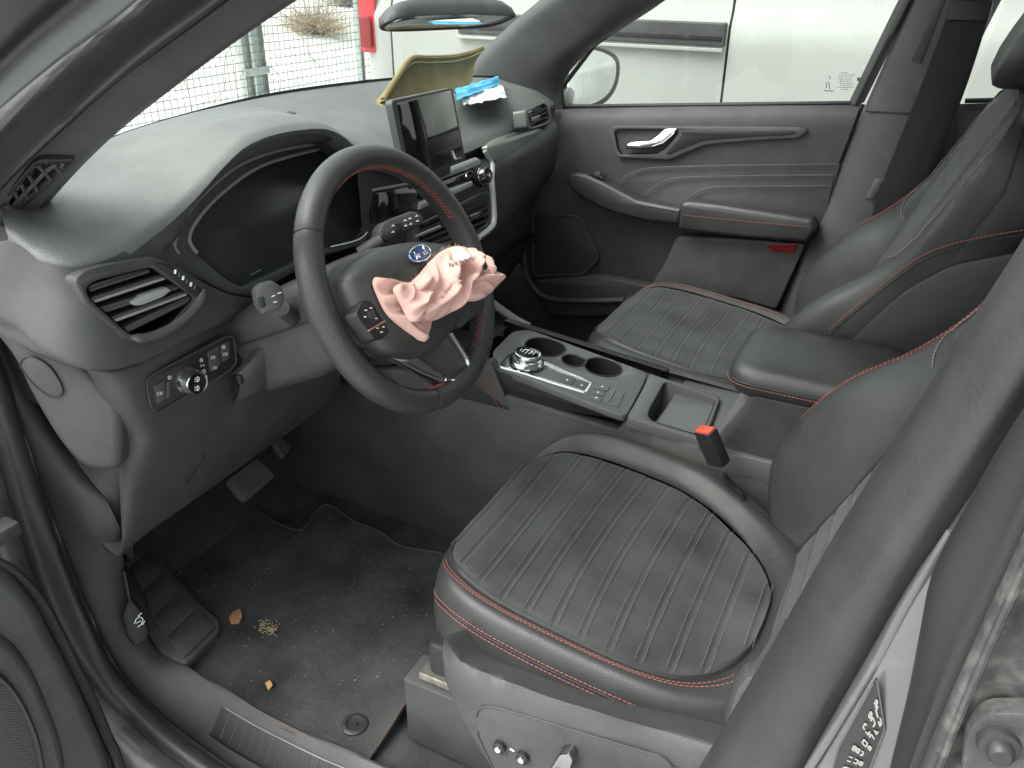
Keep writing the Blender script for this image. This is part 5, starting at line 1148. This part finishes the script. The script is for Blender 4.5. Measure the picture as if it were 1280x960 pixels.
    def surf(q, sr, a):                       # front surface of the leather section at lateral position a
        best = None
        c_ = yc-s*a
        F = [p for p in sr if True]
        for k in range(30, 90):
            p, p2 = F[k], F[k+1]
            if (p.y-c_)*(p2.y-c_) <= 0 and abs(p2.y-p.y) > 1e-7:
                h_ = p.lerp(p2, (c_-p.y)/(p2.y-p.y))
                if best is None or h_.x < best.x: best = h_
        return best
    zs2 = cr([V(q) for q in tab], 240); secs2 = [cr(prof_(q.x, q.y, q.z), 120) for q in zs2]
    for q, sr in list(zip(zs2, secs2))[14:226]:
        z = q.x; g = min(abs(z/.04-round(z/.04))*.04, 1); k_ = max(0, min(1, (z-.575)/.07)); iw = min(lerp(.128, .236, k_*k_*(3-2*k_)), q.y*lerp(.72, .91, k_))
        row = []
        for v in range(-16, 17):
            e = abs(v)/16; p = surf(q, sr, iw*v/16)
            if p is None: p = row[-1] if row else sr[60]
            row.append(p+V((-.92, 0, .39))*(.0022*(1-max(0, e-.86)/.14*1.6)-.002*math.exp(-(g/.003)**2)))
        rows.append(row)
    bi_ = build('backrest_insert', M().grid(rows), SUE, bk_)
    mm = M()
    for c_ in (0, -1): mm.stitch([r[c_]+V((-.003, 0, .0015)) for r in rows if r[0].z > .60], lift=(0, 0, 0), r=.0008)
    build('edge_stitching', mm, UTH, bi_, kind='stuff')
    m = M()
    for sg in ((-1, 1) if s > 0 else (1,)):
        for d_ in (0, .006):
            L = []
            for q in zs[6:(28 if s < 0 else 44)]:
                iw = min(.135, q.y*.62); w_ = lerp(iw, q.y, .80)+d_; k_ = ob if sg > 0 and q.z > 0 else 1; x = xc(q.x)-.92*q.z*.965*k_-.0015; L.append(W(x, sg*w_, q.x+q.z*.39*.965*k_))
            m.stitch(L, r=.00075, lift=(-.0006, 0, 0))
    build('red_stitching', m, RED, bk_, kind='stuff')
    # headrest
    hr_ = []
    for q, k in ((-1, .08), (-.985, .45), (-.93, .68), (-.8, .86), (-.55, .97), (-.3, 1), (.2, 1), (.7, .96), (.93, .8), (1, .35)):
        z = .985+.115*q; r_ = rp([W(.755-.055*k+.05*q, -.135*k, z), W(.755-.055*k+.05*q, .135*k, z), W(.755+.045*k+.05*q, .115*k, z), W(.755+.045*k+.05*q, -.115*k, z)], .035*k, 6); hr_.append([p+V((.05, 0, .015)) for p in r_])
    build('headrest', M().grid(hr_, False, True, True), LEA, t, sharp=80)
    for w_ in (-.06, .06): build('headrest_post', M().tube([W(.80, w_, .86), W(.825, w_, .92)], .006, 8), CHR, t)
    return t, W
ds, Wd = make_seat('driver_seat', 'black leather driver seat with grey suede centre and red stitching, nearest the open doorway', .018, -.37, 1, -.046, .15, -.01, .036)
ps, Wp = make_seat('passenger_seat', 'black leather passenger seat with suede centre beyond the console, its headrest showing', -.06, .37, -1, -.016, 1, -.022, .012)
sm = [at(u, v, Y=.093) for u, v in ((1036, 412), (1090, 366), (1150, 321), (1210, 300), (1290, 286), (1340, 280))]
mm = M(); mm.stitch(cr(sm, 60), lift=(0, -.0006, 0), r=.0009); build('red_stitching', mm, RED, ps, kind='stuff')
build('side_seam', M().tube([p+V((.004, 0, -.006)) for p in cr(sm, 60)], .0016, 6), DKP, ps)
P = aty([(1076, 412, .089), (1130, 364, .089), (1190, 331, .089), (1290, 312, .089), (1420, 316, .089), (1420, 640, .089), (1050, 560, .089), (1060, 430, .089)])
build('side_panel', M().plate(rp(P, .02), (0, -1, 0), .03, .005), DKP, ps)
ds['group'] = ps['group'] = 'front seats'
# power seat shield on the near side of the driver's seat, and the rail end below
t0 = aty([(555, 797, -.634), (566, 815, -.640), (582, 832, -.644), (640, 856, -.645), (700, 878, -.645), (800, 908, -.643), (900, 936, -.640)])
t1 = aty([(553, 815, -.646), (566, 845, -.652), (590, 868, -.656), (648, 896, -.657), (716, 922, -.657), (800, 950, -.655), (900, 978, -.652)])
t2 = aty([(558, 850, -.644), (586, 915, -.651), (622, 966, -.655), (668, 992, -.655), (730, 1012, -.654), (805, 1030, -.653), (900, 1056, -.65)])
t0, t1, t2 = [[r_[0]+V((.016, .07, -.05)), r_[0]+V((.002, .025, -.022))]+r_ for r_ in (t0, t1, t2)]
sh = build('side_shield', rails([off(t0, (.012, .055, -.024)), off(t0, (0, .004, 0)), t0, t1, t2, off(t2, (.01, .03, 0))], 50, 5), PLA, ds, sharp=70)
cq = (at(680, 940, Y=-.660), V((0, -1, .08)).normalized())
c5s = lambda L, h=0: [at(480+x*.4376, 540+y*.4376, pl=(cq[0]+cq[1]*h, cq[1])) for x, y in L]
cpn = build('control_recess', M().plate(rp(c5s([(262, 800), (285, 782), (330, 788), (800, 930), (860, 1000), (330, 1000), (268, 870)], .0), .008), cq[1], .01, .002), PLA, sh)
build('recess_line', M().tube(even(rp(c5s([(262, 800), (285, 782), (330, 788), (800, 930), (860, 1000), (330, 1000), (268, 870)], .0005), .008), 80), .0012, 6), PLA, cpn)
for x, y in ((330, 900), (396, 930)):
    c = c5s([(x, y)], .003)[0]; b_ = build('seat_switch', M().lathe(c, cq[1], [(.0085, -.004), (.008, .003), (.005, .0045), (0, .0045)], 20), DKP, cpn); build('switch_cap', M().lathe(c, cq[1], [(.0045, .0045), (.004, .006), (0, .006)], 16), CHR, b_)
build('seat_symbol', M().tube(c5s([(360, 905), (372, 912)], .001), .0012, 5), WHI, cpn)
lv_ = build('adjust_lever', M().plate(rp(c5s([(470, 970), (500, 922), (528, 920), (540, 940), (520, 1000)], .016), .004), cq[1], .018, .004), CHD, sh)
build('recliner_cover', M().plate(rp(aty([(905, 900, -.60), (918, 862, -.60), (932, 846, -.60), (944, 848, -.60), (962, 828, -.60), (985, 800, -.60), (1000, 860, -.60), (940, 930, -.60)]), .006), (.2, -1, .3), .03, .006), PLA, ds)
build('frame_bar', M().tube(aty([(958, 652, -.17), (985, 646, -.17)]), .006, 8), SAT, ds)
ra_ = aty([(494, 862, -.575), (494, 955, -.575), (600, 985, -.575), (600, 892, -.575)])
sr = thing('seat_rail', 'grey plastic rail end cover with worn steel track under the driver seat cushion', 'seat rail', (.2, -.57, 0))
build('end_cover', M().plate([V((.078, -.575, .128)), V((.078, -.575, .0)), V((.55, -.575, .0)), V((.55, -.575, .128))], (0, -1, 0), .055, .004), PLA, sr)
build('track', M().box(V((.33, -.552, .140)), YX, YY, YZ, .46, .03, .012, .002), STE, sr)
build('slider', M().box(V((.33, -.535, .152)), YX, YY, YZ, .44, .018, .018, .003), DKP, sr)
build('cross_tube', M().tube([V((.16, -.56, .2)), V((.16, -.18, .2))], .014, 10), DKP, sr)
for yy in (-.2,): build('inner_rail', M().box(V((.33, yy, .07)), YX, YY, YZ, .5, .05, .14, .005), DKP, sr)
build('seat_pan', M().box(V((.36, -.37, .225)), YX, YY, YZ, .44, .46, .05, .01), DKP, ds)
build('seat_pan', M().box(V((.285, .37, .225)), YX, YY, YZ, .44, .46, .05, .01), DKP, ps)
build('seat_base', M().box(V((.285, .37, .11)), YX, YY, YZ, .44, .40, .2, .01), DKP, ps)

rs = thing('rear_bench', 'dark rear bench seat half hidden behind the front seats', 'rear seat', (1.5, 0, 0))
build('cushion', rails([[V((1.18, y, .05)) for y in (-.62, 0, .62)], [V((1.17, y, .30)) for y in (-.62, 0, .62)], [V((1.24, y, .36)) for y in (-.62, 0, .62)], [V((1.65, y, .33)) for y in (-.62, 0, .62)]], 20, 5), LEA, rs)
build('backrest', rails([[V((1.60, y, .30)) for y in (-.62, 0, .62)], [V((1.63, y, .45)) for y in (-.62, 0, .62)], [V((1.82, y, .92)) for y in (-.6, 0, .6)], [V((1.90, y, .92)) for y in (-.6, 0, .6)]], 20, 5), LEA, rs)
# ------------------------------------------------------------------ mirror, things on the dash, open door
mv = thing('rear_view_mirror', 'black rear view mirror hanging from the windscreen, tilted down', 'mirror', at(560, 2, X=-.17))
a, b = at(482, 28, X=-.165), at(636, 24, X=-.165)
mu = (b-a).normalized(); ml = (b-a).length; mc = (a+b)/2; mn = V((.40, 0, -.92)); mn = (mn-mu*mn.dot(mu)).normalized(); mw = mn.cross(mu); mw = mw if mw.z > 0 else -mw
def mo(k, d): return [mc+mu*x*ml/2*k+mw*y*.034*k+mn*d for x, y in [(math.copysign(abs(math.cos(t))**.45, math.cos(t)), math.copysign(abs(math.sin(t))**.6, math.sin(t))) for t in [PI2*q/64 for q in range(64)]]]
ms = build('shell', M().grid([mo(.55, -.030), mo(.85, -.024), mo(.97, -.012), mo(1, 0), mo(.985, .003), mo(.95, .0015)], False, True, True), PLA, mv, sharp=70)
build('glass', M().plate(mo(.94, .0025), mn, .002, .0005), MIR, mv)
build('stem', M().tube(cr([mc-mn*.024+mu*.012, mc-mn*.04+mu*.012+V((0, 0, .015)), at(560, -40, X=-.20), at(560, -70, X=-.21)], 14), .0095, 10), DKP, mv)
# folded gold fabric pad standing behind the screen
gp_ = thing('fabric_pad', 'gold brown stitched fabric pad standing on the dashboard behind the screen', 'pad', at(540, 120, X=-.33))
def c2q(x, y): return (350+x/3.2, y/3.2)
botL = [(414, 428), (460, 398), (500, 392), (600, 384), (700, 372), (745, 352), (770, 322)]
topL = [(420, 400), (475, 310), (530, 236), (600, 232), (690, 228), (760, 214), (818, 192)]
XB = [-.335, -.345, -.35, -.36, -.365, -.37, -.375]; XT = [-.335, -.35, -.375, -.39, -.395, -.395, -.385]
B_ = [at(*c2q(*q), X=x) for q, x in zip(botL, XB)]; T_ = [at(*c2q(*q), X=x) for q, x in zip(topL, XT)]
Mi = [p.lerp(q, .5)+V((-.010, 0, 0)) for p, q in zip(B_, T_)]
fr_ = rails([B_, Mi, T_], 40, 10); rowsF = fr_.v
bkm = [p+V((-.009, .001, .002)) for p in fr_.v]
mm = M(); mm.add(fr_.v, fr_.f); mm.add(bkm, fr_.f)
nn_ = 21
for rr in (0, 39):
    L = [fr_.v[rr*nn_+j] for j in range(nn_)]; mm.grid([L, [p+V((-.009, .001, .002)) for p in L]])
for cc2 in (0, nn_-1):
    L = [fr_.v[i*nn_+cc2] for i in range(40)]; mm.grid([L, [p+V((-.009, .001, .002)) for p in L]])
pad_ = build('cloth', mm, GLD, gp_, sharp=60)
ed = [fr_.v[j] for j in range(2, nn_-2)]+[fr_.v[i*nn_+nn_-3]+V((.001, 0, 0)) for i in range(40)]
build('piping', M().tube(cr([fr_.v[i*nn_+nn_-3].lerp(fr_.v[i*nn_+nn_-4], .3)+V((.0015, 0, 0)) for i in range(7, 40)], 60), .0017, 6), GLE, pad_)
build('edge_fold', M().tube(cr([fr_.v[i*nn_+nn_-1]+V((-.004, 0, 0)) for i in range(40)], 60), .0055, 8), GLD, pad_)
build('fold_stitching', M().stitch(cr([fr_.v[i*nn_+nn_-1]+V((.0012, 0, 0)) for i in range(40)], 60), .007, .004, .0008), GLE, pad_, kind='stuff')
# face masks on the far end of the dash
fmk = thing('face_mask', 'pale blue pleated face mask with white crumpled paper tissue beside the gold pad', 'mask', at(600, 122, Z=.80))
def sheet(L, h, seed, amp, z):
    P = ats(L, Z=z); rows = []
    for i in range(15):
        rows.append([P[0].lerp(P[1], j/15).lerp(P[3].lerp(P[2], j/15), i/14)+V((0, 0, h*math.sin(math.pi*i/14)**.7+amp*math.sin(i*1.9)+amp*1.5*noise.noise(V((i*.5, j*.6, seed))))) for j in range(16)])
    m = M().grid(rows); m.grid([[p-V((0, 0, .0018)) for p in r] for r in rows]); return m
build('pleated_sheet', sheet([(568, 116), (622, 100), (624, 107), (571, 126)], .012, 2, .0022, .80), BLU, fmk)
tg = thing('paper_tissue', 'crumpled white paper tissue on the dashboard under the blue face mask', 'tissue', at(600, 125, Z=.79))
build('crumpled_sheet', sheet([(574, 121), (626, 112), (633, 124), (580, 134)], .012, 6, .0045, .785), WHP, tg)

# open driver's door, lower left corner of the picture
dd = thing('driver_door', 'open driver door with dark inner panel and speaker mesh, low in the doorway corner', 'car door', (-.36, -.84, .1))
dn = V((1, -.30, .10)).normalized(); DPn = (V((-.31, -.94, .30)), dn)
od = ats([(-260, 690), (-60, 695), (0, 712), (25, 730), (50, 762), (83, 826), (105, 870), (126, 918), (142, 962), (160, 1100), (-260, 1100)], pl=DPn)
pn = build('inner_panel', M().plate(rp(od, .02), dn, .06, .016), PLA, dd, sharp=70)
pn2 = build('raised_panel', M().plate(rp(ats([(-260, 780), (-40, 782), (17, 802), (46, 846), (64, 890), (79, 928), (86, 970), (86, 1100), (-260, 1100)], pl=(DPn[0]+dn*.014, dn)), .03), dn, .03, .012), PLA, dd, sharp=70)
sg = rp(ats([(-200, 815), (-20, 832), (10, 855), (28, 882), (46, 925), (54, 970), (56, 1100), (-200, 1100)], pl=(DPn[0]+dn*.019, dn)), .02)
spk = build('speaker_grille', M().plate(sg, dn, .01, .003), MSH, dd); setuv(spk, lambda p: (p.y*300, p.z*300))
build('grille_ring', M().tube(even(sg, 90), .004, 8, True), DKP, dd)
build('edge_seal', M().tube(cr(ats([(-20, 700), (6, 708), (32, 730), (58, 765), (90, 828), (112, 872), (133, 920), (150, 965), (170, 1100)], pl=(DPn[0]-dn*.03, dn)), 40), .008, 8), RUB, dd)
build('outer_skin', M().plate(ats([(-260, 700), (-40, 700), (0, 730), (70, 830), (120, 930), (150, 1010), (150, 1100), (-260, 1100)], pl=(DPn[0]-dn*.07, dn)), dn, .03, .006), PNT, dd)
hg = build('hinge_arm', M().box(at(-4, 668, Y=-.80), YX, YY, YZ, .03, .05, .02, .004), PNT, dd)
